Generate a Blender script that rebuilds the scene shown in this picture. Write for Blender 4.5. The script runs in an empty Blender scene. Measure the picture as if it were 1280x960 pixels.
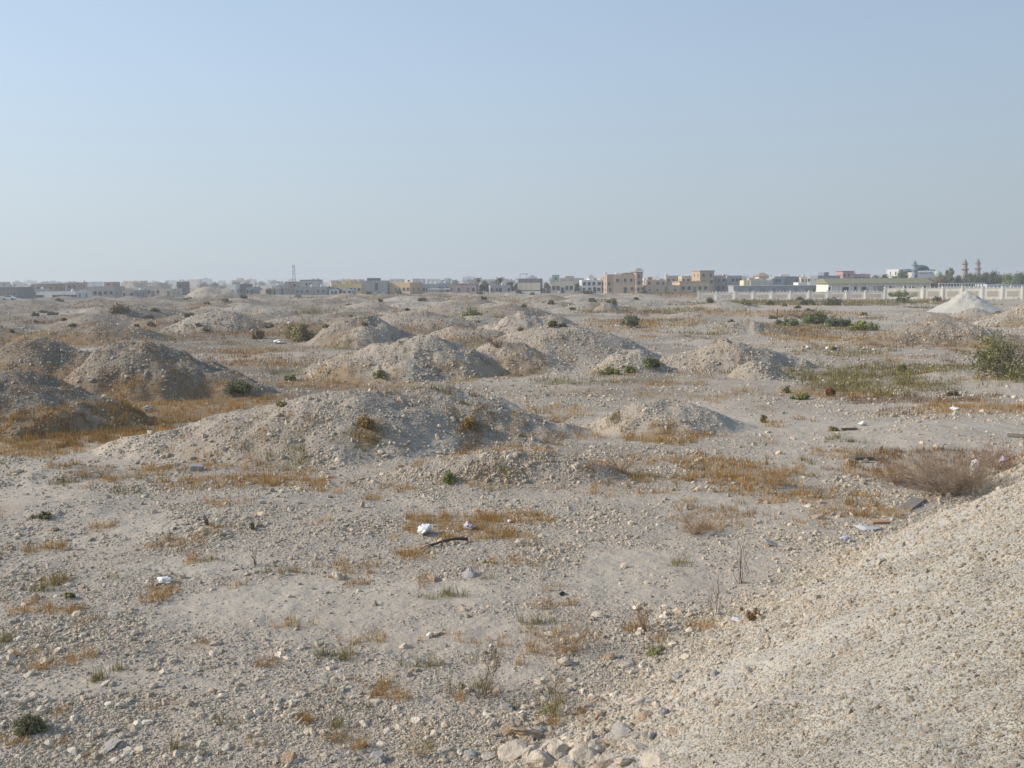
import bpy, math, random
import numpy as np
from mathutils import Vector, Matrix
random.seed(7)
RNG = np.random.default_rng(11)
C = bpy.data.collections.new('scene'); bpy.context.scene.collection.children.link(C)
SC = bpy.context.scene

# ------------------------------------------------------------------ camera
CH = 6.0; F = 1280.0; HOR = 348.0
pitch = math.atan((480 - HOR) / F); roll = math.radians(0.45)
Fw = np.array([0, math.cos(pitch), -math.sin(pitch)])
U0 = np.array([0, math.sin(pitch), math.cos(pitch)]); R0 = np.array([1.0, 0, 0])
Rt = R0 * math.cos(roll) - U0 * math.sin(roll)
Up = U0 * math.cos(roll) + R0 * math.sin(roll)
CAM = np.array([0, 0, CH])
cd = bpy.data.cameras.new('camera'); cam = bpy.data.objects.new('camera', cd); C.objects.link(cam)
cd.lens = 36; cd.sensor_width = 36; cd.clip_end = 20000; cd.clip_start = 0.05
cam.matrix_world = Matrix(((Rt[0], Up[0], -Fw[0], 0), (Rt[1], Up[1], -Fw[1], 0), (Rt[2], Up[2], -Fw[2], CH), (0, 0, 0, 1)))
SC.camera = cam

def hor(px): return HOR - (px - 640) * math.tan(roll)
def proj(P):
    q = P - CAM
    z = q @ Fw
    zz = np.where(z > 0.1, z, 0.1)
    return 640 + F * (q @ Rt) / zz, 480 - F * (q @ Up) / zz, z
def ray(px, py):
    d = Fw + Rt * (px - 640) / F - Up * (py - 480) / F
    return d
def flat(px, py):
    d = ray(px, py); t = -CH / d[2]
    return CAM + d * t
def atdist(px, D):
    d = ray(px, hor(px)); return np.array([d[0] / d[1] * D, D])

# ------------------------------------------------------------------ noise
_P = RNG.integers(0, 2**31, 4096)
def _h(ix, iy, s):
    return (_P[(ix * 73 + iy * 1571 + s * 331 + (ix * iy) * 7) & 4095] & 65535) / 32767.5 - 1
def vn(x, y, s=0):
    ix = np.floor(x).astype(np.int64); iy = np.floor(y).astype(np.int64)
    fx = x - ix; fy = y - iy
    fx = fx * fx * (3 - 2 * fx); fy = fy * fy * (3 - 2 * fy)
    a = _h(ix, iy, s); b = _h(ix + 1, iy, s); c = _h(ix, iy + 1, s); d = _h(ix + 1, iy + 1, s)
    return (a + (b - a) * fx) * (1 - fy) + (c + (d - c) * fx) * fy
def fbm(x, y, o=4, s=0):
    t = 0; a = 1.0; n = 0
    for k in range(o):
        cx, sx = math.cos(k * 1.1 + .4), math.sin(k * 1.1 + .4)
        t = t + a * vn((x * cx - y * sx) * 2**k + k * 17.3, (x * sx + y * cx) * 2**k - k * 9.1, s + k); n += a; a *= .5
    return t / n
def sstep(a, b, x):
    t = np.clip((x - a) / (b - a), 0, 1); return t * t * (3 - 2 * t)

# ------------------------------------------------------------------ mounds
# (left px, right px, front base y px, crest y px, crest px, depth ratio, sharpness, roughness, label)
MS = [
 (178, 600, 578, 496, 440, .58, .05, .12, 'broad gravel mound in the middle foreground, its long left slope pale and sunlit'),
 (390, 700, 558, 491, 560, .72, .05, .12, 'rounded grey gravel mound joined to the right end of the broad foreground mound'),
 (72, 335, 496, 417, 158, .70, .6, .13, 'steep mound with a near-black shaded face and a green bush at its right foot'),
 (-220, 150, 545, 462, -30, .6, .05, .12, 'grey mound cut off by the left edge of the picture'),
 (-60, 190, 478, 424, 40, .5, .3, .15, 'low mound overgrown with rusty dry grass behind the grey mound at the left edge'),
 (20, 215, 428, 402, 130, .6, .3, .12, 'low pale ridge directly behind the steep near-black mound'),
 (92, 212, 402, 382, 150, .8, .7, .10, 'mound with a dark tuft of growth on its right shoulder, far left'),
 (205, 352, 416, 386, 262, .8, .5, .08, 'broad smooth sandy mound to the left of the round grey-green bush'),
 (384, 522, 432, 387, 440, .9, .8, .06, 'smooth pointed mound just to the right of the round grey-green bush'),
 (412, 506, 434, 408, 458, .8, .3, .08, 'small sandy mound leaning on the front of the smooth pointed mound'),
 (385, 618, 474, 423, 530, .75, .0, .16, 'long sandy mound with crumbling rubble at its right end'),
 (576, 720, 466, 430, 640, .8, .5, .14, 'lower left shoulder of the large central mound, with a rough rubble slope'),
 (585, 842, 458, 407, 700, .8, .05, .09, 'large central mound with dark rubble scattered along its flat top'),
 (588, 712, 418, 392, 655, .7, .5, .25, 'ragged tan mound with dark scrub on top, behind the large central mound'),
 (742, 842, 467, 434, 790, .8, .6, .12, 'small tan mound dotted with three green bushes'),
 (822, 1000, 464, 424, 905, .6, .45, .16, 'wide coarse rubble mound right of centre'),
 (914, 988, 474, 447, 946, .9, .9, .10, 'small grey heap with a dark right face in front of the wide coarse mound'),
 (888, 985, 417, 399, 930, .6, .5, .25, 'low grey rubble heap beside the thin post'),
 (728, 948, 546, 497, 835, .6, .45, .10, 'wide stony mound of pale rubble to the right of the foreground mounds'),
 (470, 765, 607, 563, 665, .35, .45, .16, 'small low mound of coarse stones nearest to the viewer'),
 (1085, 1275, 432, 402, 1195, .6, .2, .14, 'sandy mound in front of the white sand heap'),
 (742, 775, 389, 374, 757, .9, .95, .05, 'small dark pointed heap far off near the brown apartment house'),
 (232, 305, 374, 356.5, 262, .8, .6, .05, 'tall mound far off that rises up to the left part of the town'),
 (1228, 1330, 408, 380, 1290, .8, .5, .10, 'tan mound cut off by the right edge beside the white sand heap'),
]
mounds = []
for (xl, xr, by, ty, cx, dr, sh, ro, lab) in MS:
    mc = (xl + xr) / 2
    d0 = CH * F / (by - hor(mc))
    a = (xr - xl) / 2 * d0 / F
    for _ in range(3):
        b = a * dr; dc = d0 + b * .85; a = (xr - xl) / 2 * dc / F
    H = CH - (ty - hor(cx)) * dc / F
    dxp = (cx - mc) * dc / F; a *= 1.07; b *= 1.07
    mounds.append(dict(x=(mc - 640) / F * dc, y=dc, a=a, b=b, H=max(H, .25), off=dxp, sh=sh, ro=ro, lab=lab))
NM = len(mounds)
rr = random.Random(5)
def addm(x, y, a, H, b=None, sh=.5):
    for m in mounds:
        if abs(m['x'] - x) < m['a'] * (.7 if m['lab'] else .45) + a * .35 and abs(m['y'] - y) < m['b'] * (.7 if m['lab'] else .45) + a * .3: return
    mounds.append(dict(x=x, y=y, a=a, b=b or a * .9, H=H, off=rr.uniform(-.3, .3) * a, sh=sh, ro=.1, lab=None))
for i in range(420):
    y = 95 + 290 * rr.random()**.9
    t = rr.uniform(-.62, .62)
    if t > 0.07 + .1 * rr.random() and y > 75:
        if rr.random() < .88: continue
    if t > .16 or (t > .03 and y < 190): continue
    if y > 330 and t > 0: continue
    a = rr.uniform(3.5, 9.5)
    addm(t * y, y, a, a * rr.uniform(.14, .29) * (1 - .25 * (y > 200)), b=a * rr.uniform(.6, 1.0), sh=rr.uniform(.1, .9))
for (px, py, a, H) in [(1150, 400, 7, .9), (860, 398, 6, .8), (905, 385, 8, 1.0), (800, 383, 6, 1.0), (700, 385, 6, 1.3), (1010, 452, 6, .5),
                       (60, 640, 3.5, .25), (40, 590, 2.5, .45), (300, 640, 5, .2), (1240, 480, 9, .6), (1180, 545, 5, .2), (1215, 396, 3.6, 1.3), (1250, 398, 3, .8), (1170, 400, 3, .6), (840, 380, 5, .8), (720, 380, 5, 1.2), (880, 402, 4, .8)]:
    p = flat(px, py); mounds.append(dict(x=p[0], y=p[1], a=a, b=a * .7, H=H, off=0, sh=.3, ro=.1, lab=None))

def mound_h(m, x, y, want_r=False):
    wx = 0.34 * fbm(x / (m['a'] * .6), y / (m['a'] * .6), 4, 3) - .02
    dx = (x - m['x']) / m['a']; dy = (y - m['y']) / m['b']
    r = np.sqrt(dx * dx + dy * dy) * (1 + wx)
    if want_r: return r
    o = m['off'] / m['a']
    px = (x - m['x'] - m['off']) / m['a']
    # skewed radial coordinate so that the crest sits at off
    k = np.where(px > 0, 1 / max(.25, 1 - o), 1 / max(.25, 1 + o))
    rs = np.sqrt((px * k)**2 + dy * dy) * (1 + wx)
    rs = np.clip(rs, 0, 1)
    soft = .5 * (1 + np.cos(math.pi * rs))
    cone = 1 - np.sqrt(rs * rs + .012) ; cone = np.clip(cone + .11 - .11 * rs, 0, 1)
    cone = np.where(rs > .8, cone * (1 - sstep(.8, 1, rs) * .3), cone)
    flatc = np.clip(1 - rs**2.6, 0, 1) * (1 - .25 * rs)
    wf = .45 if m['sh'] > .08 else .72
    base = m['sh'] * cone + (1 - m['sh']) * (wf * flatc + (1 - wf) * soft)
    n = fbm(x / (m['a'] * .35), y / (m['a'] * .35), 4, 21)
    rid = 1 - np.abs(fbm(x / (m['a'] * .16), y / (m['a'] * .16), 3, 31)) * 2
    th = np.arctan2(dy, dx + 1e-9); rill = 1 - np.abs(fbm(np.cos(th) * 4.5 + m['x'], np.sin(th) * 4.5 + rs * 1.2 + m['y'], 3, 41)) * 2.4
    z = base * (1 + n * m['ro'] * 2.0) + m['ro'] * .38 * rid * sstep(0, .4, base) - .022 * sstep(.3, 1, rill) * sstep(.02, .3, base) * sstep(1.0, .6, base)
    if m['lab'] and m['sh'] > .08:
        q = random.Random(int(m['x'] * 10) + 3)
        for _ in range(3):
            ax, ay, sg, dp = q.uniform(-.4, .4), q.uniform(-.5, .3), q.uniform(.10, .22), q.uniform(.08, .22)
            z = z - dp * np.exp(-((dx - ax)**2 + (dy - ay)**2) / sg**2) * base
    z = z + .045 * np.clip(1.3 - r, 0, .5)
    return m['H'] * z

T0 = flat(575, 990)[:2]; T1 = flat(1290, 572)[:2]
td = (T1 - T0) / np.linalg.norm(T1 - T0); tn = np.array([td[1], -td[0]])
BTOP = 4.42
def bank_d(x, y):
    s = (x - T0[0]) * td[0] + (y - T0[1]) * td[1]
    d = (x - T0[0]) * tn[0] + (y - T0[1]) * tn[1]
    return d + .9 * vn(s / 6, s * 0, 77) * sstep(-3, 6, s) + .25 * fbm(x / 1.3, y / 1.3, 3, 78) - .5
slope = BTOP / max(4.0, (0 - T0[0]) * tn[0] + (0 - T0[1]) * tn[1] - .2)
def bank_h(x, y):
    d = bank_d(x, y)
    z = slope * (np.sqrt(d * d + .18) + d) / 2
    z = z + (.13 * fbm(x / .9, y / .9, 4, 79) + .12 * np.abs(fbm(x / 2.1, y / 2.1, 3, 80)) * sstep(3.2, .6, d)) * sstep(.0, 1.5, d) * sstep(BTOP + .1, BTOP - .9, z)
    return np.where(z > BTOP - .35, BTOP - .35 + .35 * np.tanh((z - BTOP + .35) / .35), z)

def height(x, y):
    r = np.hypot(x, y)
    z = .28 * fbm(x / 16, y / 16, 4, 1) * sstep(10, 30, r) * sstep(500, 250, r) + .05 * fbm(x / 1.7, y / 1.7, 4, 2)
    z = z + .022 * fbm(x / .35, y / .35, 3, 9) * sstep(60, 20, r)
    acc = np.zeros_like(x)
    for m in mounds:
        q = (np.abs(x - m['x']) < m['a'] * 1.35) & (np.abs(y - m['y']) < m['b'] * 1.35)
        if not q.any(): continue
        hh = mound_h(m, x[q], y[q])
        acc[q] += np.clip(hh, 0, None)**3
    z = z + np.cbrt(acc)
    z = z + acc.clip(0, 1) * .05 * fbm(x / .6, y / .6, 3, 15) * sstep(110, 60, r)
    return z + bank_h(x, y)

# ------------------------------------------------------------------ terrain grid
rows = [2.2]
while rows[-1] < 6500:
    r = rows[-1]
    if r < 26: dr = max(r * r / 5200, .018)
    elif r < 130: dr = .0046 * r
    elif r < 450: dr = .009 * r
    else: dr = .05 * r
    rows.append(r + dr)
rows = np.array(rows)
A = math.radians(36)
ang = np.concatenate([np.linspace(-A, A, 900), np.linspace(A, 2 * math.pi - A, 44)[1:-1]])
NR, NA = len(rows), len(ang)
RR, AA = np.meshgrid(rows, ang, indexing='ij')
GX = RR * np.sin(AA); GY = RR * np.cos(AA)
GZ = height(GX.ravel(), GY.ravel()).reshape(GX.shape)
V = np.stack([GX.ravel(), GY.ravel(), GZ.ravel()], 1)
PX, PY, PZ = proj(V)
print('grid', NR, NA)

def hit(px, py, tol=2.2):
    """nearest terrain point seen at a photo pixel"""
    for t in (tol, 5, 12, 30, 200):
        q = np.where((np.abs(PX - px) < t) & (np.abs(PY - py) < t) & (PZ > 1))[0]
        if len(q):
            dmin = PZ[q].min(); q = q[PZ[q] < dmin * 1.06 + .2]
            k = q[np.argmin((PX[q] - px)**2 + (PY[q] - py)**2)]
            return V[k].copy()
    return flat(px, py)
def zat(x, y): return float(height(np.array([x], float), np.array([y], float))[0])

# grass / weed patches in world ellipses: (px, py, half w px, half h px, strength, kind)  kinds: 0 golden, 1 olive green, 2 brown/dark
PATCH = [(60,545,120,10,.7,0),(160,470,90,7,.6,0),(40,420,90,6,.7,0),(230,490,100,10,.6,0),(330,455,80,6,.5,0),(110,408,70,4,.5,0),(380,405,80,4,.45,0),(1240,512,110,7,.8,0),(1200,478,120,5,.5,1),(560,655,62,16,1,0),(600,668,75,12,.9,0),(640,650,50,8,.8,0),(510,690,35,7,.9,0),(420,708,60,7,.6,0),(205,738,34,9,.9,0),
 (230,680,40,10,.55,0),(245,700,30,8,.5,0),(60,762,55,7,.75,0),(290,603,110,9,.6,0),(380,603,50,6,.8,0),(50,562,70,9,.9,0),(120,590,70,9,.5,0),
 (250,806,26,7,.6,0),(335,830,24,7,.7,0),(400,860,36,10,.4,0),(480,800,60,14,.35,0),(440,715,30,6,.6,0),
 (830,548,55,6,.85,0),(600,570,90,9,.5,0),(458,533,18,13,.9,0),(585,527,22,10,.6,2),(700,580,60,12,.5,0),(790,605,80,16,.35,0),
 (950,600,80,18,.45,0),(960,620,55,14,.5,0),(1080,640,80,12,.55,0),(900,650,70,14,.4,0),(880,785,24,10,.8,0),(790,788,24,8,.7,0),
 (1150,600,90,16,.6,2),(1210,585,60,12,.5,2),(1090,590,70,8,.5,0),(1060,568,60,6,.5,0),(1180,640,40,8,.6,0),
 (1080,478,95,14,.8,1),(1040,470,50,8,.7,1),(1150,462,80,7,.7,1),(1150,500,120,8,.9,2),(1110,484,110,8,.55,1),(1060,470,90,10,.6,1),(1150,464,130,7,.6,1),(1010,415,70,6,.7,2),(90,460,120,14,.7,2),(250,505,130,12,.7,0),(120,520,130,16,.6,2),(360,450,120,8,.5,2),(560,500,90,6,.4,2),(300,410,120,8,.4,2),(1210,508,90,7,.85,0),(1040,492,70,8,.8,0),(1120,515,40,6,.5,2),
 (1010,423,70,5,.8,0),(1060,428,120,4,.5,0),(1040,410,60,5,.7,1),(990,412,50,4,.6,0),(1050,440,70,5,.6,1),
 (880,378,1,1,0,0),(1000,379,150,3.4,.9,1),(1150,377,60,3,.5,1),(800,402,90,5,.6,0),(760,412,80,5,.4,0),(920,392,90,4,.6,0),(1000,392,80,4,.4,0),(850,388,80,3,.5,1),
 (620,420,60,8,.6,2),(600,428,40,8,.6,1),(560,440,30,6,.7,2),(500,405,40,4,.5,0),(350,418,50,5,.5,0),(430,470,60,8,.6,0),(370,478,60,7,.5,0),(480,480,60,6,.6,0),
 (220,512,110,18,.75,0),(150,500,90,12,.7,0),(280,500,60,8,.6,0),(110,445,100,10,.6,2),(40,440,60,8,.9,0),(90,430,80,6,.7,0),(60,500,80,20,.4,0),(30,540,70,10,.5,0),(140,540,60,12,.4,0),
 (640,500,40,8,.3,0),(700,515,50,12,.45,0),(720,490,40,6,.4,0),(740,545,60,10,.35,0),(800,478,60,5,.35,0),(900,500,60,6,.3,0),(870,465,50,5,.35,0),
 (180,480,60,8,.4,0),(250,470,60,4,.3,2),(520,610,60,6,.5,0),(250,585,40,5,.7,0),(200,585,30,4,.7,0),(150,600,60,8,.3,0),(350,592,60,4,.3,0),
 (540,800,40,10,.25,0),(700,800,60,22,.3,0),(240,935,24,8,.35,1),(285,905,22,8,.4,1),(690,885,26,12,.45,1),(950,762,45,6,.5,2),(640,930,30,8,.2,0),
 (1130,425,60,4,.3,0),(1230,395,60,3,.3,0),(900,610,60,10,.3,0),(1000,655,60,10,.35,0),(860,700,40,8,.2,0),(520,935,40,12,.25,1),(640,705,50,7,.2,0),(820,815,18,6,.5,1),(20,690,30,5,.35,0),(930,590,90,20,.6,0),(1030,620,70,16,.55,0),(1180,575,120,14,.55,2),(860,575,80,10,.4,0),(300,545,120,10,.35,0),(640,540,80,10,.4,0),(30,470,60,14,.5,2),(200,450,60,8,.3,2),(560,380,60,4,.5,0),(300,440,80,6,.35,0),(440,880,30,8,.2,1)]
for i in range(340):
    px = rr.uniform(-60, 1340); py = 352 + 12 + 120 * rr.random()**1.6
    PATCH.append((px, py, rr.uniform(10, 50), rr.uniform(1.5, 5), rr.uniform(.25, .75), rr.choice([0, 0, 2, 2, 1])))
for i in range(170):
    px = rr.uniform(-60, 1100); py = 490 + 460 * rr.random()**1.3
    PATCH.append((px, py, rr.uniform(8, 40), rr.uniform(3, 9), rr.uniform(.2, .6), rr.choice([0, 0, 0, 1])))
patches = []
for (px, py, hw, hh, st, kd) in PATCH:
    if st <= 0: continue
    p = hit(px, py); d = p[1]
    if d > 500: continue
    hc = max(1.2, CH - p[2])
    b = min(hh * d * d / (F * hc), hw * d / F * 2.2); b = max(b, .08)
    patches.append((p[0], p[1], hw * d / F, b, st, kd))
M0 = np.zeros(len(V)); M1 = np.zeros(len(V)); M2 = np.zeros(len(V))
warp = fbm(V[:, 0] / .9, V[:, 1] / .9, 4, 51); warp2 = fbm(V[:, 0] / 5, V[:, 1] / 5, 3, 52)
for (x, y, a, b, st, kd) in patches:
    q = np.where((np.abs(V[:, 0] - x) < a * 1.6) & (np.abs(V[:, 1] - y) < b * 1.6))[0]
    if not len(q): continue
    r = np.sqrt(((V[q, 0] - x) / a)**2 + ((V[q, 1] - y) / b)**2) + .55 * warp[q] + .3 * warp2[q]
    m = st * sstep(1.1, .55, r)
    T = (M0, M1, M2)[kd]; T[q] = np.maximum(T[q], m * (1 - .55 * sstep(.5, 1.4, V[q, 2])))
BD = bank_d(V[:, 0], V[:, 1]); bankm = sstep(-.4, .5, BD)
for T in (M0, M1, M2): T *= 1 - bankm
# smooth dust flats (G) versus gravel
dust = sstep(.0, .42, fbm(V[:, 0] / 4.5, V[:, 1] / 3.2, 4, 61) + .12)
for (px, py, hw, hh, s) in [(560,790,130,30,1),(980,710,90,22,1),(250,705,110,18,.9),(120,850,160,26,.8),(1150,545,180,14,.8),(640,840,60,20,.8),(880,440,200,8,.7),(420,790,90,16,.6),(900,690,70,16,.7),(640,470,110,8,.6),(1050,385,260,4,.8)]:
    p = flat(px, py); d = p[1]
    r = np.sqrt(((V[:, 0] - p[0]) / (hw * d / F))**2 + ((V[:, 1] - p[1]) / (hh * d * d / F / CH))**2) + .4 * warp
    dust = np.maximum(dust, s * sstep(1.2, .5, r))
slopeup = np.clip(V[:, 2] - .35, 0, 1)
dust *= (1 - slopeup) ; dust *= 1 - bankm
SMOOTH = dust

def set_attr(me, name, arr):
    at = me.color_attributes.new(name, 'FLOAT_COLOR', 'POINT')
    at.data.foreach_set('color', np.ascontiguousarray(arr, dtype=np.float32).ravel())

def mesh_from(name, verts, faces_flat, n, mats=(), smooth=False, midx=None):
    """verts (N,3), faces_flat (M,n)"""
    me = bpy.data.meshes.new(name)
    verts = np.asarray(verts, np.float32); f = np.asarray(faces_flat, np.int32)
    me.vertices.add(len(verts)); me.vertices.foreach_set('co', verts.ravel())
    me.loops.add(f.size); me.loops.foreach_set('vertex_index', f.ravel())
    me.polygons.add(len(f)); me.polygons.foreach_set('loop_start', np.arange(0, f.size, n, dtype=np.int32))
    me.polygons.foreach_set('use_smooth', np.full(len(f), smooth))
    for m in mats: me.materials.append(m)
    if midx is not None: me.polygons.foreach_set('material_index', np.asarray(midx, np.int32))
    me.update(calc_edges=True); me.validate()
    return me
def link(name, me, parent=None, loc=None):
    o = bpy.data.objects.new(name, me); C.objects.link(o)
    if parent is not None: o.parent = parent
    if loc is not None: o.location = loc
    return o
def tag(o, label=None, cat=None, group=None, kind=None):
    if label: o['label'] = label
    if cat: o['category'] = cat
    if group: o['group'] = group
    if kind: o['kind'] = kind
    return o
def empty(name, loc, rz=0, label=None, cat=None, group=None):
    o = bpy.data.objects.new(name, None); C.objects.link(o); o.location = loc; o.rotation_euler = (0, 0, rz)
    o.empty_display_size = .2
    return tag(o, label, cat, group)

# ------------------------------------------------------------------ materials
class NT:
    def __init__(s, name):
        s.m = bpy.data.materials.new(name); s.m.use_nodes = True; s.t = s.m.node_tree
        s.b = s.t.nodes['Principled BSDF']; s.b.inputs['Specular IOR Level'].default_value = .2
        s.b.inputs['Roughness'].default_value = .9
    def n(s, ty, **kw):
        nd = s.t.nodes.new(ty)
        for k, v in kw.items():
            if k in nd.inputs.keys() if isinstance(k, str) else False: nd.inputs[k].default_value = v
            else: setattr(nd, k, v)
        return nd
    def l(s, a, b): s.t.links.new(a, b)
    def mix(s, fac, a, b, bt='MIX'):
        nd = s.t.nodes.new('ShaderNodeMix'); nd.data_type = 'RGBA'; nd.blend_type = bt
        for sock, v in ((nd.inputs[0], fac), (nd.inputs[6], a), (nd.inputs[7], b)):
            if isinstance(v, (int, float)): sock.default_value = v
            elif isinstance(v, tuple): sock.default_value = (*v, 1)
            else: s.l(v, sock)
        return nd.outputs[2]
    def math(s, op, a, b=0.0, c=0.0):
        nd = s.t.nodes.new('ShaderNodeMath'); nd.operation = op
        for i, v in enumerate((a, b, c)):
            if isinstance(v, (int, float)): nd.inputs[i].default_value = v
            else: s.l(v, nd.inputs[i])
        return nd.outputs[0]
    def noise(s, vec, scale, detail=3, rough=.55):
        nd = s.t.nodes.new('ShaderNodeTexNoise'); nd.inputs['Scale'].default_value = scale
        nd.inputs['Detail'].default_value = detail; nd.inputs['Roughness'].default_value = rough
        if vec: s.l(vec, nd.inputs['Vector'])
        return nd.outputs['Fac']
    def ramp(s, fac, pts):
        nd = s.t.nodes.new('ShaderNodeValToRGB'); s.l(fac, nd.inputs[0])
        e = nd.color_ramp.elements
        while len(e) < len(pts): e.new(.5)
        for i, (p, c) in enumerate(pts):
            e[i].position = p; e[i].color = (*c, 1) if len(c) == 3 else c
        return nd.outputs[0]
    def vor(s, vec, scale, feat='F1'):
        nd = s.t.nodes.new('ShaderNodeTexVoronoi'); nd.feature = feat; nd.inputs['Scale'].default_value = scale
        if vec: s.l(vec, nd.inputs['Vector'])
        return nd

G_LIGHT = (.57, .505, .42); G_MID = (.41, .356, .288); G_DARK = (.21, .177, .14)
DUST = (.505, .444, .358)
def ground_mat():
    g = NT('gravel_ground')
    geo = g.n('ShaderNodeNewGeometry'); P = geo.outputs['Position']
    at = g.n('ShaderNodeAttribute'); at.attribute_name = 'mask'
    sep = g.n('ShaderNodeSeparateColor'); g.l(at.outputs['Color'], sep.inputs[0])
    at2 = g.n('ShaderNodeAttribute'); at2.attribute_name = 'mask2'
    sep2 = g.n('ShaderNodeSeparateColor'); g.l(at2.outputs['Color'], sep2.inputs[0])
    dustf = sep2.outputs[0]; bank = sep2.outputs[1]; redf = sep2.outputs[2]
    # warp position for irregular pebbles
    nz = g.n('ShaderNodeTexNoise'); nz.inputs['Scale'].default_value = 14; nz.inputs['Detail'].default_value = 2; g.l(P, nz.inputs['Vector'])
    off = g.n('ShaderNodeVectorMath', operation='MULTIPLY_ADD'); g.l(nz.outputs['Color'], off.inputs[0]); off.inputs[1].default_value = (.05, .05, .05); g.l(P, off.inputs[2])
    W = off.outputs[0]
    v1 = g.vor(W, 34); v2 = g.vor(W, 13); v3 = g.vor(W, 4.2)
    def grey(v):
        s_ = g.n('ShaderNodeSeparateColor'); g.l(v.outputs['Color'], s_.inputs[0]); return s_.outputs[0], s_.outputs[1]
    c1, k1 = grey(v1); c2, k2 = grey(v2); c3, k3 = grey(v3)
    big = g.noise(P, .22, 4); med = g.noise(P, 1.3, 4); 
    fine = g.ramp(c1, [(0, G_DARK), (.45, G_MID), (1, G_LIGHT)])
    coarse = g.ramp(c2, [(0, (.22, .19, .155)), (.5, (.38, .33, .265)), (1, (.58, .52, .44))])
    st2 = g.math('MULTIPLY', g.math('GREATER_THAN', k2, .5), g.math('LESS_THAN', v2.outputs['Distance'], .42))
    col = g.mix(g.math('MULTIPLY', st2, .85), fine, coarse)
    st3 = g.math('MULTIPLY', g.math('GREATER_THAN', k3, .8), g.math('LESS_THAN', v3.outputs['Distance'], .3))
    col = g.mix(g.math('MULTIPLY', st3, .6), col, g.ramp(c3, [(0, (.26, .225, .19)), (1, (.55, .49, .41))]))
    med_t = g.mix(g.noise(P, 9, 3), (.29, .245, .195), (.43, .375, .30))
    col = g.mix(.35, col, med_t)
    col = g.mix(g.math('MULTIPLY', dustf, .8), col, g.mix(g.noise(P, 5, 4), (.42, .37, .30), DUST))
    # broad tone variation of the soil, then scrub and shade painted in at left
    col = g.mix(g.math('MULTIPLY', g.ramp(big, [(.38, (0,0,0)), (.65, (1,1,1))]), .35), col, (.34, .285, .23))
    col = g.mix(g.math('MULTIPLY', g.ramp(med, [(.42, (0,0,0)), (.7, (1,1,1))]), .25), col, (.26, .215, .175))
    col = g.mix(g.math('MULTIPLY', redf, .75), col, (.235, .192, .15))  # left midfield darkened: brown scrub and shade put into the ground colour
    spots = g.ramp(g.noise(P, .33, 5, .68), [(.45, (0,0,0)), (.56, (1,1,1))]); spots2 = g.ramp(g.noise(P, 1.5, 4, .7), [(.5, (0,0,0)), (.62, (1,1,1))])
    col = g.mix(g.math('MULTIPLY', g.math('MAXIMUM', spots, spots2), g.math('MULTIPLY_ADD', sep2.outputs[2], .75, .05)), col, (.17, .135, .10))
    bn = g.noise(P, 75, 5, .8)
    bankc = g.ramp(bn, [(.3, (.28, .257, .222)), (.48, (.44, .41, .36)), (.7, (.63, .595, .53))])
    bankc = g.mix(g.math('MULTIPLY', g.ramp(med, [(.4, (0,0,0)), (.66, (1,1,1))]), .25), bankc, (.33, .30, .25))
    bankc = g.mix(g.math('MULTIPLY', at2.outputs['Alpha'], .7), bankc, g.ramp(bn, [(.33, (.15, .143, .125)), (.48, (.34, .325, .28)), (.68, (.55, .525, .45))]))
    col = g.mix(bank, col, bankc)
    # dead plant litter
    gn = g.noise(P, 22, 4, .7)
    g0 = g.mix(gn, (.18, .11, .045), (.40, .255, .11)); g1 = g.mix(gn, (.10, .085, .035), (.24, .20, .09)); g2 = g.mix(gn, (.12, .08, .045), (.27, .18, .10))
    fr = g.noise(P, 7, 5, .7)
    def cut(s_): return g.ramp(g.math('MULTIPLY', s_, g.math('MULTIPLY_ADD', fr, 1.2, .35)), [(.25, (0,0,0)), (.8, (.62,.62,.62))])
    col = g.mix(cut(sep.outputs[0]), col, g0); col = g.mix(cut(sep.outputs[1]), col, g1); col = g.mix(cut(sep.outputs[2]), col, g2)
    g.l(col, g.b.inputs['Base Color'])
    # relief
    h1 = g.math('SUBTRACT', 1.0, v1.outputs['Distance'])
    h2 = g.math('MULTIPLY', g.math('SUBTRACT', 1.0, v2.outputs['Distance']), g.math('GREATER_THAN', k2, .4))
    h3 = g.math('MULTIPLY', g.math('MAXIMUM', g.math('SUBTRACT', .45, v3.outputs['Distance']), 0.0), g.math('GREATER_THAN', k3, .75))
    hh = g.math('ADD', g.math('MULTIPLY', h1, .010), g.math('MULTIPLY', h2, .03))
    hh = g.math('ADD', hh, g.math('MULTIPLY', h3, .16))
    hh = g.math('MULTIPLY', hh, g.math('MULTIPLY_ADD', bank, -.7, 1.0))
    hh = g.math('MULTIPLY', hh, g.math('SUBTRACT', 1.0, g.math('MULTIPLY', dustf, .85)))
    hh = g.math('ADD', hh, g.math('MULTIPLY', g.noise(P, 2.5, 6, .65), .10))
    hh = g.math('ADD', hh, g.math('MULTIPLY', g.noise(P, .8, 5, .6), .16))
    bp = g.n('ShaderNodeBump'); bp.inputs['Strength'].default_value = .8; bp.inputs['Distance'].default_value = 1.0
    g.l(hh, bp.inputs['Height']); g.l(bp.outputs[0], g.b.inputs['Normal'])
    return g.m
MG = ground_mat()

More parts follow.
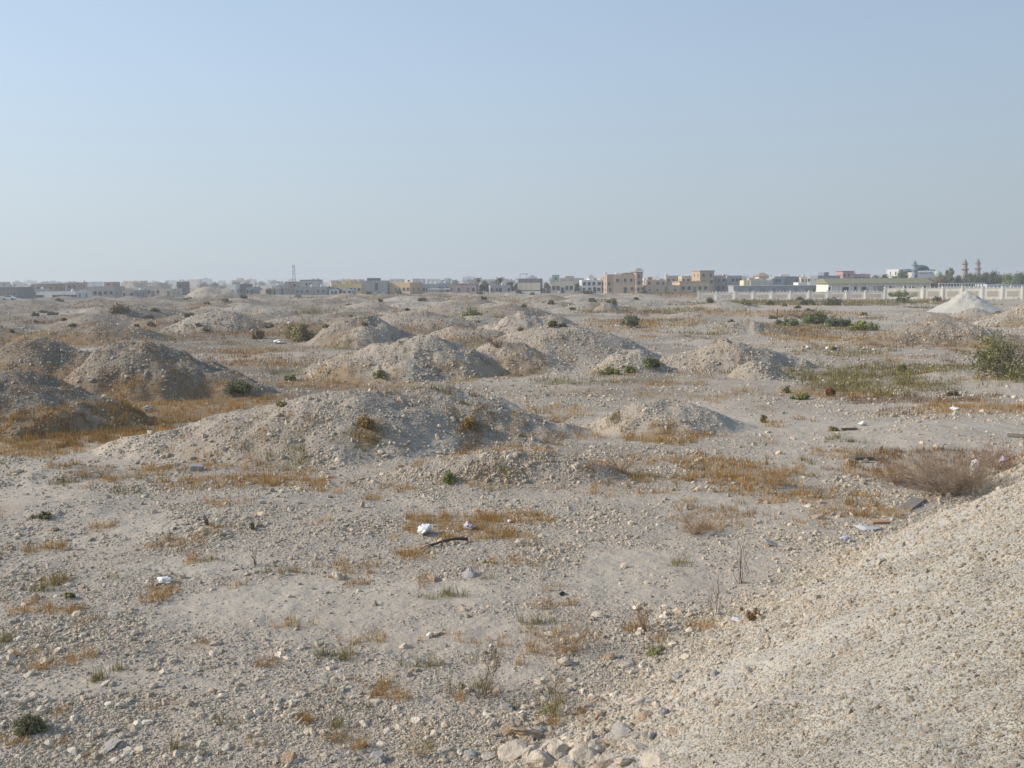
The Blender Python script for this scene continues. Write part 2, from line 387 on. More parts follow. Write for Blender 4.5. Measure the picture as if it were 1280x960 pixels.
def simple(name, col, rough=.9, var=.25, scale=3.0, spec=.2, attr=None, dirt=None, bump=0, metal=0, trans=0):
    g = NT(name)
    geo = g.n('ShaderNodeNewGeometry')
    f = g.noise(geo.outputs['Position'], scale, 4)
    a = tuple(c * (1 - var) for c in col); b = tuple(min(1, c * (1 + var)) for c in col)
    c = g.mix(f, a, b)
    if attr:
        at = g.n('ShaderNodeAttribute'); at.attribute_name = attr
        c = g.mix(1.0, c, at.outputs['Color'], 'MULTIPLY')
    if dirt:
        sp = g.n('ShaderNodeSeparateXYZ'); g.l(geo.outputs['Position'], sp.inputs[0])
        st = g.n('ShaderNodeTexNoise'); st.inputs['Scale'].default_value = 1
        mp = g.n('ShaderNodeMapping'); mp.inputs['Scale'].default_value = (1.2, 1.2, .12); g.l(geo.outputs['Position'], mp.inputs[0]); g.l(mp.outputs[0], st.inputs['Vector'])
        c = g.mix(g.math('MULTIPLY', g.ramp(st.outputs['Fac'], [(.45, (0,0,0)), (.75, (1,1,1))]), .45), c, dirt)
    g.l(c, g.b.inputs['Base Color'])
    g.b.inputs['Roughness'].default_value = rough; g.b.inputs['Specular IOR Level'].default_value = spec
    g.b.inputs['Metallic'].default_value = metal
    if bump:
        bp = g.n('ShaderNodeBump'); bp.inputs['Strength'].default_value = 1; bp.inputs['Distance'].default_value = bump
        g.l(g.noise(geo.outputs['Position'], scale * 4, 5), bp.inputs['Height']); g.l(bp.outputs[0], g.b.inputs['Normal'])
    if trans:
        tr = g.n('ShaderNodeBsdfTranslucent'); g.l(c, tr.inputs[0])
        mx = g.n('ShaderNodeMixShader'); mx.inputs[0].default_value = trans
        g.l(g.b.outputs[0], mx.inputs[1]); g.l(tr.outputs[0], mx.inputs[2]); g.l(mx.outputs[0], g.t.nodes['Material Output'].inputs[0])
    return g.m
def stone_mat():
    g = NT('limestone')
    tc = g.n('ShaderNodeTexCoord'); geo = g.n('ShaderNodeNewGeometry'); oi = g.n('ShaderNodeObjectInfo')
    at = g.n('ShaderNodeAttribute'); at.attribute_name = 'tint'
    f = g.noise(geo.outputs['Position'], 18, 5, .65)
    c = g.mix(f, (.45, .40, .335), (.71, .645, .555))
    c = g.mix(1.0, c, at.outputs['Color'], 'MULTIPLY')
    c = g.mix(1.0, c, g.ramp(oi.outputs['Random'], [(0, (.80, .70, .60)), (.35, (.9, .87, .8)), (.7, (1.05, 1.03, 1.0)), (1, (1.25, 1.22, 1.15))]), 'MULTIPLY')
    g.l(c, g.b.inputs['Base Color'])
    bp = g.n('ShaderNodeBump'); bp.inputs['Strength'].default_value = .9; bp.inputs['Distance'].default_value = .02
    g.l(g.noise(geo.outputs['Position'], 22, 6, .7), bp.inputs['Height']); g.l(bp.outputs[0], g.b.inputs['Normal'])
    return g.m
MSTONE = stone_mat()
MGRASS = simple('dry_grass', (.50, .335, .15), var=.3, scale=2, attr='tint', trans=.3)
MLEAF = simple('leaves', (.19, .19, .105), var=.35, scale=8, attr='tint', trans=.2, rough=.6)
MTWIG = simple('twigs', (.27, .225, .18), var=.3, scale=6, attr='tint')
MBARK = simple('bark', (.16, .12, .085), var=.3, scale=6, bump=.02)
MSAND = simple('pale_sand', (.50, .475, .415), var=.2, scale=2, bump=.15)

# ------------------------------------------------------------------ split the terrain
lab = np.zeros(len(V), np.int32)  # 0 ground
for i, m in enumerate(mounds[:NM]):
    q = np.where((np.abs(V[:, 0] - m['x']) < m['a'] * 1.35) & (np.abs(V[:, 1] - m['y']) < m['b'] * 1.35))[0]
    r = mound_h(m, V[q, 0], V[q, 1], True)
    hh = mound_h(m, V[q, 0], V[q, 1])
    ok = (r < .97)
    if 'score' not in globals(): score = np.zeros(len(V))
    win = ok & (hh > score[q])
    lab[q[win]] = i + 1; score[q[win]] = hh[win]
lab[BD > 0.05] = NM + 1
mask = np.stack([M0, M1, M2, np.ones(len(V))], 1)
red = np.zeros(len(V))
red = (1 - .7 * sstep(.02, .2, V[:, 0] / np.maximum(1, V[:, 1]))) * sstep(.0, .45, fbm(V[:, 0] / 14, V[:, 1] / 14, 3, 88) + .55 * sstep(0.05, -.45, V[:, 0] / np.maximum(1, V[:, 1])) * sstep(30, 55, V[:, 1])) * sstep(25, 50, np.hypot(V[:, 0], V[:, 1]))  # mask for brown scrub and painted shade, strongest on the left midfield
mask2 = np.stack([SMOOTH, bankm, red, sstep(2.2, 6.0, BD)], 1)
i0 = np.arange(NR - 1)[:, None] * NA; j = np.arange(NA)[None, :]; j1 = (j + 1) % NA
Q = np.stack([i0 + j, i0 + NA + j, i0 + NA + j1, i0 + j1], -1).reshape(-1, 4)
fl = lab[Q].max(1)
# drop back-side wrap of huge outer quads is kept: full disc
LINK = []
for L in range(NM + 2):
    fq = Q[fl == L]
    if not len(fq): continue
    u, inv = np.unique(fq, return_inverse=True)
    vv = V[u].copy(); loc = (0, 0, 0)
    if 0 < L <= NM:
        m = mounds[L - 1]; loc = (m['x'], m['y'], 0); vv -= np.array(loc)
    me = mesh_from('terrain', vv, inv.reshape(-1, 4)[:, ::-1], 4, [MG], True)
    set_attr(me, 'mask', mask[u]); set_attr(me, 'mask2', mask2[u])
    if L == 0: o = link('ground', me); tag(o, kind='structure')
    elif L == NM + 1: o = link('embankment', me); tag(o, kind='structure')
    else:
        o = link('gravel_mound', me, loc=loc); tag(o, m['lab'], 'mound', 'old gravel mounds on the plain')
# close the ground under the camera
n = 44; aa = np.linspace(0, 2 * math.pi, n, endpoint=False)
vv = [(0, 0, BTOP)] + [(rows[0] * math.sin(t), rows[0] * math.cos(t), zat(rows[0] * math.sin(t), rows[0] * math.cos(t)) - .003) for t in aa]
me = bpy.data.meshes.new('cap'); me.from_pydata(vv, [], [(0, 1 + (k + 1) % n, 1 + k) for k in range(n)]); me.materials.append(MG)
set_attr(me, 'mask', np.tile([0, 0, 0, 1.], (n + 1, 1))); set_attr(me, 'mask2', np.tile([0, 1, 0, 1.], (n + 1, 1)))
tag(link('embankment', me), kind='structure')

# ------------------------------------------------------------------ stones
import bmesh
def stone_base(seed, sub=1):
    r = random.Random(seed); bm = bmesh.new(); bmesh.ops.create_icosphere(bm, subdivisions=sub, radius=1)
    sx, sy, sz = r.uniform(.8, 1.3), r.uniform(.6, 1.0), r.uniform(.4, .8)
    cuts = [(Vector((r.gauss(0, 1), r.gauss(0, 1), r.gauss(0, 1))).normalized(), r.uniform(.45, .85)) for _ in range(7)]
    for v in bm.verts:
        for nn, dd in cuts:
            k = v.co.dot(nn)
            if k > dd: v.co -= nn * (k - dd)
        v.co *= r.uniform(.9, 1.1); v.co.x *= sx; v.co.y *= sy; v.co.z *= sz
    bm.verts.ensure_lookup_table()
    vs = np.array([v.co for v in bm.verts]); fs = np.array([[w.index for w in f.verts] for f in bm.faces]); bm.free()
    return vs, fs
def rotmats(n, rng):
    q = rng.normal(size=(n, 4)); q[:, 1:3] *= .45; q /= np.linalg.norm(q, axis=1)[:, None]
    w, x, y, z = q.T
    return np.stack([1-2*(y*y+z*z), 2*(x*y-z*w), 2*(x*z+y*w), 2*(x*y+z*w), 1-2*(x*x+z*z), 2*(y*z-x*w), 2*(x*z-y*w), 2*(y*z+x*w), 1-2*(x*x+y*y)], 1).reshape(-1, 3, 3)
# cell weights: approximate screen area of each terrain cell
q0, q1, q3 = Q[:, 0], Q[:, 1], Q[:, 3]
area = np.abs((PX[q1] - PX[q0]) * (PY[q3] - PY[q0]) - (PX[q3] - PX[q0]) * (PY[q1] - PY[q0]))
inview = (PZ[q0] > 3) & (PZ[q0] < 330) & (PX[q0] > -110) & (PX[q0] < 1390) & (PY[q0] < 1040) & (PY[q0] > 300)
dens = 1 - .82 * SMOOTH[q0]
dens *= 1 - .75 * np.clip(M0[q0] + M1[q0] + M2[q0], 0, 1)
cl = fbm(V[q0, 0] / 1.3, V[q0, 1] / 1.3, 4, 91); dens *= .4 + 1.5 * sstep(-.15, .4, cl)
dens = dens + .5 * slopeup[q0] * (1 - bankm[q0])
toe = np.exp(-((BD[q0] - .15) / .95)**2)
dens = dens + 1.2 * toe + .9 * bankm[q0]
wgt = np.where(inview, np.minimum(area, 30) * dens * np.where(PZ[q0] > 130, .45, 1), 0); wgt /= wgt.sum()
NST = 230000
pick = RNG.choice(len(Q), NST, p=wgt)
u, v = RNG.random(NST), RNG.random(NST)
c = Q[pick]
Pp = (V[c[:, 0]] * ((1-u)*(1-v))[:, None] + V[c[:, 1]] * (u*(1-v))[:, None] + V[c[:, 2]] * (u*v)[:, None] + V[c[:, 3]] * ((1-u)*v)[:, None])
dist = np.linalg.norm(Pp - CAM, axis=1)
smin = .00078 * dist * np.clip(1 + 6 / dist, 1, 1.35)
par = (1 - RNG.random(NST))**(-1 / 3.2)
size = smin * np.minimum(par, 5) * (1 - .3 * slopeup[c[:, 0]])
size = np.where(bankm[pick if False else c[:, 0]] > .5, np.minimum(size * 1.0, .022 + .034 * (par - 1) + .09 * toe[pick] * par / 2), size)
size = np.minimum(size, np.where(dist > 120, .3, .16))
tint = .62 + .55 * RNG.random(NST); tint = np.where(bankm[c[:, 0]] > .5, tint * (1 - .28 * sstep(2.2, 6, BD[c[:, 0]])) * np.where(RNG.random(NST) < .06, .6, 1) * .95, tint); warm = RNG.normal(0, .045, NST)
tcol = np.stack([tint * (.99 + .8 * warm), tint, tint * (1.0 - .8 * warm), np.ones(NST)], 1)
bases = [stone_base(s) for s in range(10)]
R = rotmats(NST, RNG)
kind = RNG.integers(0, 10, NST)
order = np.argsort(-size / dist * (PY[c[:, 0]] < 975))
# the largest-looking ones become things of their own
inframe = (PX[c[:, 0]] > 5) & (PX[c[:, 0]] < 1275) & (PY[c[:, 0]] < 955) & (PY[c[:, 0]] > 380)
score2 = size / dist * inframe
NIND = 170
big = np.argsort(-score2)[:NIND]
isbig = np.zeros(NST, bool); isbig[big] = True
# the slope right around and beside the viewer carries the same gravel
NX = 42000; bx = RNG.uniform(-5, 22, NX); by = RNG.uniform(-5, 30, NX); bd_ = bank_d(bx, by); k_ = (bd_ > .2) & (np.hypot(bx, by) > 2.4) & (bx / np.maximum(by, .1) > .40)
bx, by = bx[k_], by[k_]; NE = len(bx)
Pp = np.concatenate([Pp, np.column_stack([bx, by, height(bx, by)])]); R = np.concatenate([R, rotmats(NE, RNG)]); kind = np.concatenate([kind, RNG.integers(0, 10, NE)])
size = np.concatenate([size, RNG.uniform(.010, .016, NE) * (1 + .02 * np.hypot(bx, by)) * np.minimum((1 - RNG.random(NE))**(-1 / 3.2), 3)]); tx_ = .6 + .5 * RNG.random(NE)
tcol = np.concatenate([tcol, np.stack([tx_, tx_, tx_ * .98, np.ones(NE)], 1)]); isbig = np.concatenate([isbig, np.zeros(NE, bool)])
def stuff_stones(sel, name, label):
    Vs, Fs, Ts = [], [], []; off = 0
    for k in range(10):
        s = sel[kind[sel] == k]; bv, bf = bases[k]; n = len(s)
        if not n: continue
        w = np.einsum('nij,vj->nvi', R[s], bv) * size[s][:, None, None] + Pp[s][:, None, :]
        w[:, :, 2] += (size[s] * .05)[:, None]
        Vs.append(w.reshape(-1, 3)); Fs.append((bf[None] + (np.arange(n) * len(bv))[:, None, None] + off).reshape(-1, 3))
        Ts.append(np.repeat(tcol[s], len(bv), 0)); off += n * len(bv)
    me = mesh_from(name, np.concatenate(Vs), np.concatenate(Fs), 3, [MSTONE]); set_attr(me, 'tint', np.concatenate(Ts))
    return tag(link(name, me), label, kind='stuff')
stuff_stones(np.where(~isbig)[0], 'loose_gravel', 'loose pale gravel and small stones strewn over the plain and the slope')

rock_me = []
for s in range(14):
    bv, bf = stone_base(100 + s, 3)
    bv = bv * (1 + .09 * fbm(bv[:, 0] * 2.2 + s, bv[:, 1] * 2.2 + bv[:, 2] * 1.7, 3, s)[:, None])
    me = mesh_from('rock', bv, bf, 3, [MSTONE], False); set_attr(me, 'tint', np.tile([1., 1, 1, 1], (len(bv), 1))); rock_me.append(me)
def rock(px, py, wpx, hr, label, group=None, me=None, mat=None, name='rock'):
    p = hit(px, py); d = np.linalg.norm(p - CAM); s = wpx / 2 * d / F * (1.2 if py > 900 and 600 < px < 840 and group is None else 1)
    o = link(name, me or rr.choice(rock_me), loc=(p[0], p[1], p[2] + s * hr * .24))
    o.rotation_euler = (rr.uniform(-.4, .4), rr.uniform(-.4, .4), rr.uniform(0, 6.28)); o.scale = (s, s, s * hr)
    if mat:
        o.data = o.data.copy(); o.data.materials[0] = mat
    tag(o, label, 'rock', group); return o
for k in big:
    o = link('rock', rock_me[int(kind[k])], loc=Pp[k] + np.array([0, 0, size[k] * .2]))
    s = size[k]; o.scale = (s, s, s * .9); o.rotation_euler = (rr.uniform(-.35, .35), rr.uniform(-.35, .35), rr.uniform(0, 6.28))
    tag(o, 'pale limestone rock lying loose among the gravel', 'rock', 'loose limestone rocks on the plain')
MR_BROWN = simple('brown_rock', (.38, .285, .20), var=.3, scale=14, bump=.02, attr='tint')
MR_GREY = simple('grey_rock', (.36, .335, .31), var=.25, scale=14, bump=.02, attr='tint')
MR_WHITE = simple('white_rock', (.50, .435, .35), var=.38, scale=14, bump=.02, attr='tint')
for (px, py, w, hr, mt, lb) in [
 (637,918,24,.8,MR_BROWN,'tan rock at the upper left end of the boulder pile'),
 (660,920,36,.8,MR_BROWN,'large reddish brown rock at the top of the boulder pile'),
 (640,944,38,.8,MR_WHITE,'pale yellowish boulder at the left end of the boulder pile'),
 (779,922,26,1.1,MR_GREY,'rounded grey boulder standing on the right of the boulder pile'),
 (662,944,26,.9,MR_WHITE,'pale boulder just below the large reddish brown rock'),
 (680,958,44,.8,MR_WHITE,'big cream boulder cut by the bottom edge of the picture'),
 (701,943,30,1.2,MR_WHITE,'pale pointed boulder in the middle of the boulder pile'),
 (728,950,36,.8,MR_WHITE,'smooth cream boulder beside the pale pointed boulder'),
 (712,958,30,.8,MR_WHITE,'pale block with a brown side at the bottom edge of the boulder pile'),
 (748,938,34,.6,MR_WHITE,'slanted slab of pale rock below the grey boulder'),
 (768,950,30,.8,MR_WHITE,'cream boulder below and to the left of the grey boulder'),
 (797,940,30,.8,MR_WHITE,'pale boulder just right of the rounded grey boulder'),
 (785,956,40,.5,MR_WHITE,'flat white slab on the bottom edge under the grey boulder'),
 (738,925,14,1.8,MR_WHITE,'upright pale splinter of rock above the slanted slab'),
 (690,930,20,.8,MR_GREY,'small grey rock between the brown rock and the pointed boulder'),
 (820,955,30,.6,MR_WHITE,'low white rock at the far right of the boulder pile'),
 (755,958,26,.7,MR_BROWN,'brown stone wedged at the bottom edge of the boulder pile'),
 (612,948,18,.7,MR_WHITE,'small pale rock just left of the boulder pile'),
 (586,945,22,.7,MR_GREY,'flat grey rock lying alone to the left of the boulder pile'),
 (471,950,28,.9,MR_GREY,'round grey-tan rock alone near the bottom edge, left of centre'),
 (362,952,22,1.0,MR_BROWN,'squat brownish rock at the bottom edge, left of the round rock'),
 (748,770,17,.8,MR_WHITE,'cream rock in front of the dry twigs right of centre'),
 (706,829,26,.7,MR_WHITE,'white angular rock at the left of the row below the dry twigs'),
 (762,824,22,.6,MR_BROWN,'brownish rock in the middle of the row below the dry twigs'),
 (783,832,20,.7,MR_WHITE,'pale rock at the right end of the row below the dry twigs'),
 (543,726,26,.5,MR_BROWN,'low brown rock above the bare dusty patch'),
 (587,720,26,.6,MR_GREY,'grey slab of rock beside the low brown rock'),
 (425,723,24,.6,MR_WHITE,'pale flat rock with a dark gap beneath it, on golden grass'),
 (116,475,22,.5,MR_WHITE,'large white slab at the foot of the steep near-black mound'),
 (187,514,17,.9,MR_GREY,'round pale grey boulder standing in golden grass on the left'),
 (1100,704,14,.8,MR_WHITE,'cream block at the top of the embankment toe, right of centre'),
 (1018,648,18,.7,MR_BROWN,'tan rock on the flat ground left of the grey board'),
 (965,682,24,.6,MR_GREY,'wide grey rock on the pale dust flat'),
 (888,668,16,.5,MR_WHITE,'white flat rock at the foot of a dead shrub, right of centre'),
 (1172,560,14,.8,MR_WHITE,'white rock beside the big dead shrub on the right'),
 (130,938,44,.14,MR_GREY,'broad flat pale slab in the lower left corner'),
 (1173,618,14,.9,MR_WHITE,'cream rock lying against the big dead shrub on the right'),
 ]:
    rock(px, py, w, hr, lb, mat=mt)
for k in range(130):
    px = rr.gauss(755, 85); py = rr.gauss(925, 26) - max(0, px - 760) * .35
    if py > 965 or px < 590: continue
    o = rock(px, py, rr.uniform(6, 12) * (1 + rr.random()**3 * 1.4), rr.uniform(.6, 1.1), 'pale limestone rock lying loose among the gravel', 'loose limestone rocks on the plain', mat=rr.choice([MR_WHITE, MR_WHITE, MR_BROWN, MR_GREY]))
# cut grey block
def box_me(name, sx, sy, sz, mat, bev=.02):
    bm = bmesh.new(); bmesh.ops.create_cube(bm, size=1)
    for v in bm.verts: v.co = Vector((v.co.x * sx, v.co.y * sy, v.co.z * sz))
    if bev: bmesh.ops.bevel(bm, geom=bm.edges[:], offset=bev, segments=2, affect='EDGES')
    me = bpy.data.meshes.new(name); bm.to_mesh(me); bm.free(); me.materials.append(mat); return me
MCONC = simple('concrete', (.33, .32, .31), var=.2, scale=9, bump=.01)
p = hit(247, 588); o = link('concrete_block', box_me('block', .38, .3, .16, MCONC, .015), loc=(p[0], p[1], p[2] + .07)); o.rotation_euler = (.05, .08, .2)
tag(o, 'squared grey concrete block below the broad foreground mound', 'block')

# ------------------------------------------------------------------ grass (uncountable)
def blades(pts, hts, wid, cols, rng, lean=.6):
    """each blade = 1 bent triangle pair"""
    n = len(pts); th = rng.random(n) * 6.283; ln = rng.random(n) * lean
    dx, dy = np.cos(th), np.sin(th); tx, ty = -np.sin(th), np.cos(th)
    tip = pts + np.stack([dx * hts * ln, dy * hts * ln, hts * (1 - .35 * ln)], 1)
    a = pts + np.stack([tx * wid, ty * wid, -.02 + 0 * wid], 1); b = pts - np.stack([tx * wid, ty * wid, .02 + 0 * wid], 1)
    Vv = np.stack([a, b, tip], 1).reshape(-1, 3); Ff = np.arange(3 * n).reshape(-1, 3)
    Cc = np.repeat(cols, 3, 0)
    return Vv, Ff, Cc
def height_v(x, y): return height(x, y)
PB, HB, WB, CB = {0: [], 1: [], 2: []}, {0: [], 1: [], 2: []}, {0: [], 1: [], 2: []}, {0: [], 1: [], 2: []}
for (x, y, a, b, st, kd) in patches:
    d = math.hypot(x, y)
    if d > 360: continue
    ta = math.pi * a * b
    spx = max(.004 * d, .045)
    ntuft = int(min(1700, max(10, ta / (spx * spx * 6) * st * 2.6)))
    rad = np.sqrt(RNG.random(ntuft)) * 1.15; th = RNG.random(ntuft) * 6.283
    cx = x + a * rad * np.cos(th); cy = y + b * rad * np.sin(th)
    wv = rad + .55 * fbm(cx / .9, cy / .9, 4, 51) + .3 * fbm(cx / 5, cy / 5, 3, 52)
    keep = (wv < .95) & (fbm(cx / .5, cy / .5, 3, 57) > -.25) & (bank_d(cx, cy) < .3) & ((RNG.random(len(cx)) > .6) | (height(cx, cy) < .9))
    cx, cy = cx[keep], cy[keep]; nt = len(cx)
    if not nt: continue
    nb = 14 if d < 45 else 7
    s = np.repeat(RNG.uniform(.5, 1.2, nt), nb)
    ox = np.repeat(cx, nb) + RNG.normal(0, 1, nt * nb) * spx * .75 * s; oy = np.repeat(cy, nb) + RNG.normal(0, 1, nt * nb) * spx * .75 * s
    base_h = {0: .15, 1: .18, 2: .15}[kd] * (1 + d / 90)
    hts = s * base_h * RNG.uniform(.4, 1.6, nt * nb)
    PB[kd].append(np.stack([ox, oy], 1)); HB[kd].append(hts); WB[kd].append(np.full(nt * nb, max(.004, .00028 * d)))
    tt = np.repeat(RNG.uniform(.6, 1.25, nt), nb) * RNG.uniform(.8, 1.2, nt * nb)
    col = {0: (.86, .78, .60), 1: (.44, .54, .36), 2: (.46, .39, .34)}[kd]
    CB[kd].append(np.stack([tt * col[0], tt * col[1], tt * col[2], np.ones_like(tt)], 1))
for kd, nm, lb in ((0, 'dry_grass', 'golden dry grass in low patches over the gravel plain'), (1, 'green_weeds', 'olive green weeds growing in the hollows of the plain'), (2, 'brown_scrub', 'brown dead scrub in dark low patches on the plain')):
    p2 = np.concatenate(PB[kd]); z = height(p2[:, 0], p2[:, 1])
    vv, ff, cc = blades(np.column_stack([p2, z]), np.concatenate(HB[kd]), np.concatenate(WB[kd]), np.concatenate(CB[kd]), RNG, .9)
    me = mesh_from(nm, vv, ff, 3, [MGRASS]); set_attr(me, 'tint', cc)
    tag(link(nm, me), lb, kind='stuff'); print(nm, len(ff))

# ------------------------------------------------------------------ shrubs
def tube_chain(out, pts, r0, r1, col, sides=3):
    pts = [Vector(p) for p in pts]; n = len(pts); base = len(out[0])
    for i, p in enumerate(pts):
        d = (pts[min(i + 1, n - 1)] - pts[max(i - 1, 0)]).normalized()
        a = d.cross(Vector((.3, .2, 1))).normalized() if abs(d.z) < .95 else d.cross(Vector((1, 0, 0))).normalized()
        b = d.cross(a); r = r0 + (r1 - r0) * i / (n - 1)
        for k in range(sides):
            t = 6.2832 * k / sides; out[0].append(p + a * r * math.cos(t) + b * r * math.sin(t)); out[2].append(col)
    for i in range(n - 1):
        for k in range(sides):
            k2 = (k + 1) % sides
            out[1].append((base + i * sides + k, base + i * sides + k2, base + (i + 1) * sides + k2, base + (i + 1) * sides + k))
def tubes_mesh(name, out, mat, smooth=False):
    me = mesh_from(name, np.array([tuple(v) for v in out[0]]), np.array(out[1]), 4, [mat], smooth)
    set_attr(me, 'tint', np.array([(*c, 1) for c in out[2]])); return me
def twigs(out, R_, w, h, n, rad, col, spread=1.0, sub=3, levels=2):
    for i in range(n):
        th = R_.uniform(0, 6.283); el = R_.uniform(.15, 1.0) ** .8
        tip = Vector((math.cos(th) * w * (1 - el * .45) * R_.uniform(.5, 1), math.sin(th) * w * (1 - el * .45) * R_.uniform(.6, 1), h * el * R_.uniform(.7, 1.05)))
        b0 = Vector((R_.gauss(0, .06) * w, R_.gauss(0, .06) * w, -.03))
        pts = [b0, b0.lerp(tip, .35) + Vector((R_.gauss(0, .06), R_.gauss(0, .06), .06)) * h, b0.lerp(tip, .7) + Vector((R_.gauss(0, .05), R_.gauss(0, .05), .05)) * h, tip]
        k = R_.uniform(.75, 1.2); c2 = tuple(x * k for x in col)
        tube_chain(out, pts, rad, rad * .4, c2)
        def branch(a, dirv, L, r, lev):
            e = a + dirv * L; mid = a.lerp(e, .5) + Vector((R_.gauss(0, 1), R_.gauss(0, 1), R_.gauss(0, 1))) * L * .08
            tube_chain(out, [a, mid, e], r, r * .5, c2)
            if lev > 0:
                for _ in range(2):
                    branch(mid.lerp(e, R_.random()), (dirv + Vector((R_.gauss(0, .5), R_.gauss(0, .5), R_.gauss(.1, .4)))).normalized(), L * R_.uniform(.4, .7), r * .7, lev - 1)
        for _ in range(sub):
            t = R_.uniform(.3, .95); a = b0.lerp(tip, t)
            dv = ((tip - b0).normalized() + Vector((R_.gauss(0, .55), R_.gauss(0, .55), R_.gauss(.15, .4)))).normalized()
            branch(a, dv, h * R_.uniform(.15, .35), rad * .6, levels - 1)
def leafcloud(R_, w, h, n, ls, colr, nblob=9, dens=.8, flat_=0.0):
    """leaf quads grouped in uneven clumps"""
    rg = np.random.default_rng(R_.randrange(10**6))
    blobs = []
    for i in range(nblob):
        th = R_.uniform(0, 6.283); rr_ = R_.uniform(0, .95) ** .7
        zz = R_.uniform(.18, .8)
        k = 1.1 - abs(zz - .25) * 1.1; zz *= R_.uniform(.6, 1.0)
        blobs.append((math.cos(th) * rr_ * w * k, math.sin(th) * rr_ * w * k, zz * h, R_.uniform(.22, .42) * min(w, h * 1.2), R_.uniform(.7, 1.25)))
    bi = rg.integers(0, nblob, n); B = np.array(blobs)[bi]
    dv = rg.normal(size=(n, 3)); dv /= np.linalg.norm(dv, axis=1)[:, None]
    rad = (rg.random(n) ** .45) * (1 + .38 * rg.normal(size=n))
    c = B[:, :3] + dv * (B[:, 3] * rad)[:, None]; c[:, 2] = np.abs(c[:, 2]) * (1 - flat_)
    a = rg.normal(size=(n, 3)); a /= np.linalg.norm(a, axis=1)[:, None]
    b = np.cross(a, dv + .3 * rg.normal(size=(n, 3))); b /= np.linalg.norm(b, axis=1)[:, None] + 1e-6
    s = ls * rg.uniform(.6, 1.4, n)[:, None]
    vv = np.stack([c - a * s, c + b * s * .45, c + a * s, c - b * s * .45], 1).reshape(-1, 3)
    t = (B[:, 4] * rg.uniform(.75, 1.3, n))[:, None] * np.array(colr)[None]
    cc = np.repeat(np.column_stack([t, np.ones(n)]), 4, 0)
    return vv, np.arange(4 * n).reshape(-1, 4), cc
def shrub(px, py, wpx, hpx, col, label, group=None, name='green_shrub', n=None, twig=True, tcol=(1, 1, 1), cat='shrub', seed=None):
    p = hit(px, py); d = np.linalg.norm(p - CAM); R_ = random.Random(seed or int(px * 7 + py))
    w = wpx / 2 * d / F; h = hpx * d / F
    e = empty(name, (p[0], p[1], p[2] - .02), 0, label, cat, group)
    n = n or int(min(4200, max(200, wpx * hpx * 3.6)))
    ls = max(.022, .0013 * d)
    vv, ff, cc = leafcloud(R_, w, h, n, ls, col, nblob=8 + int(wpx / 6))
    me = mesh_from('foliage', vv, ff, 4, [MLEAF]); set_attr(me, 'tint', cc); link('foliage', me, e)
    out = ([], [], [])
    twigs(out, R_, w * .95, h * 1.02, 16 + int(wpx / 2), max(.004, .00026 * d), tcol, sub=3, levels=1)
    link('stem', tubes_mesh('stem', out, MTWIG), e)
    return e
def dead_shrub(px, py, wpx, hpx, n, col, label, group=None, sub=4, levels=2, leaf=None):
    p = hit(px, py); d = np.linalg.norm(p - CAM); R_ = random.Random(int(px * 3 + py))
    w = wpx / 2 * d / F; h = hpx * d / F
    e = empty('dead_shrub', (p[0], p[1], p[2] - .02), 0, label, 'shrub', group)
    out = ([], [], [])
    twigs(out, R_, w, h, n, (.00042 if n < 16 else .00017) * d, col, sub=sub, levels=levels)
    link('twig', tubes_mesh('twig', out, MTWIG), e)
    if leaf:
        vv, ff, cc = leafcloud(R_, w * .6, h * .5, leaf[1], max(.012, .0009 * d), leaf[0]); me = mesh_from('leaves', vv, ff, 4, [MLEAF]); set_attr(me, 'tint', cc); link('foliage', me, e)
    return e
GR = (1.0, 1.0, 1.0); GY = (1.35, 1.0, .95); GD = (.75, .72, .75); GB = (1.5, 1.45, 1.1)
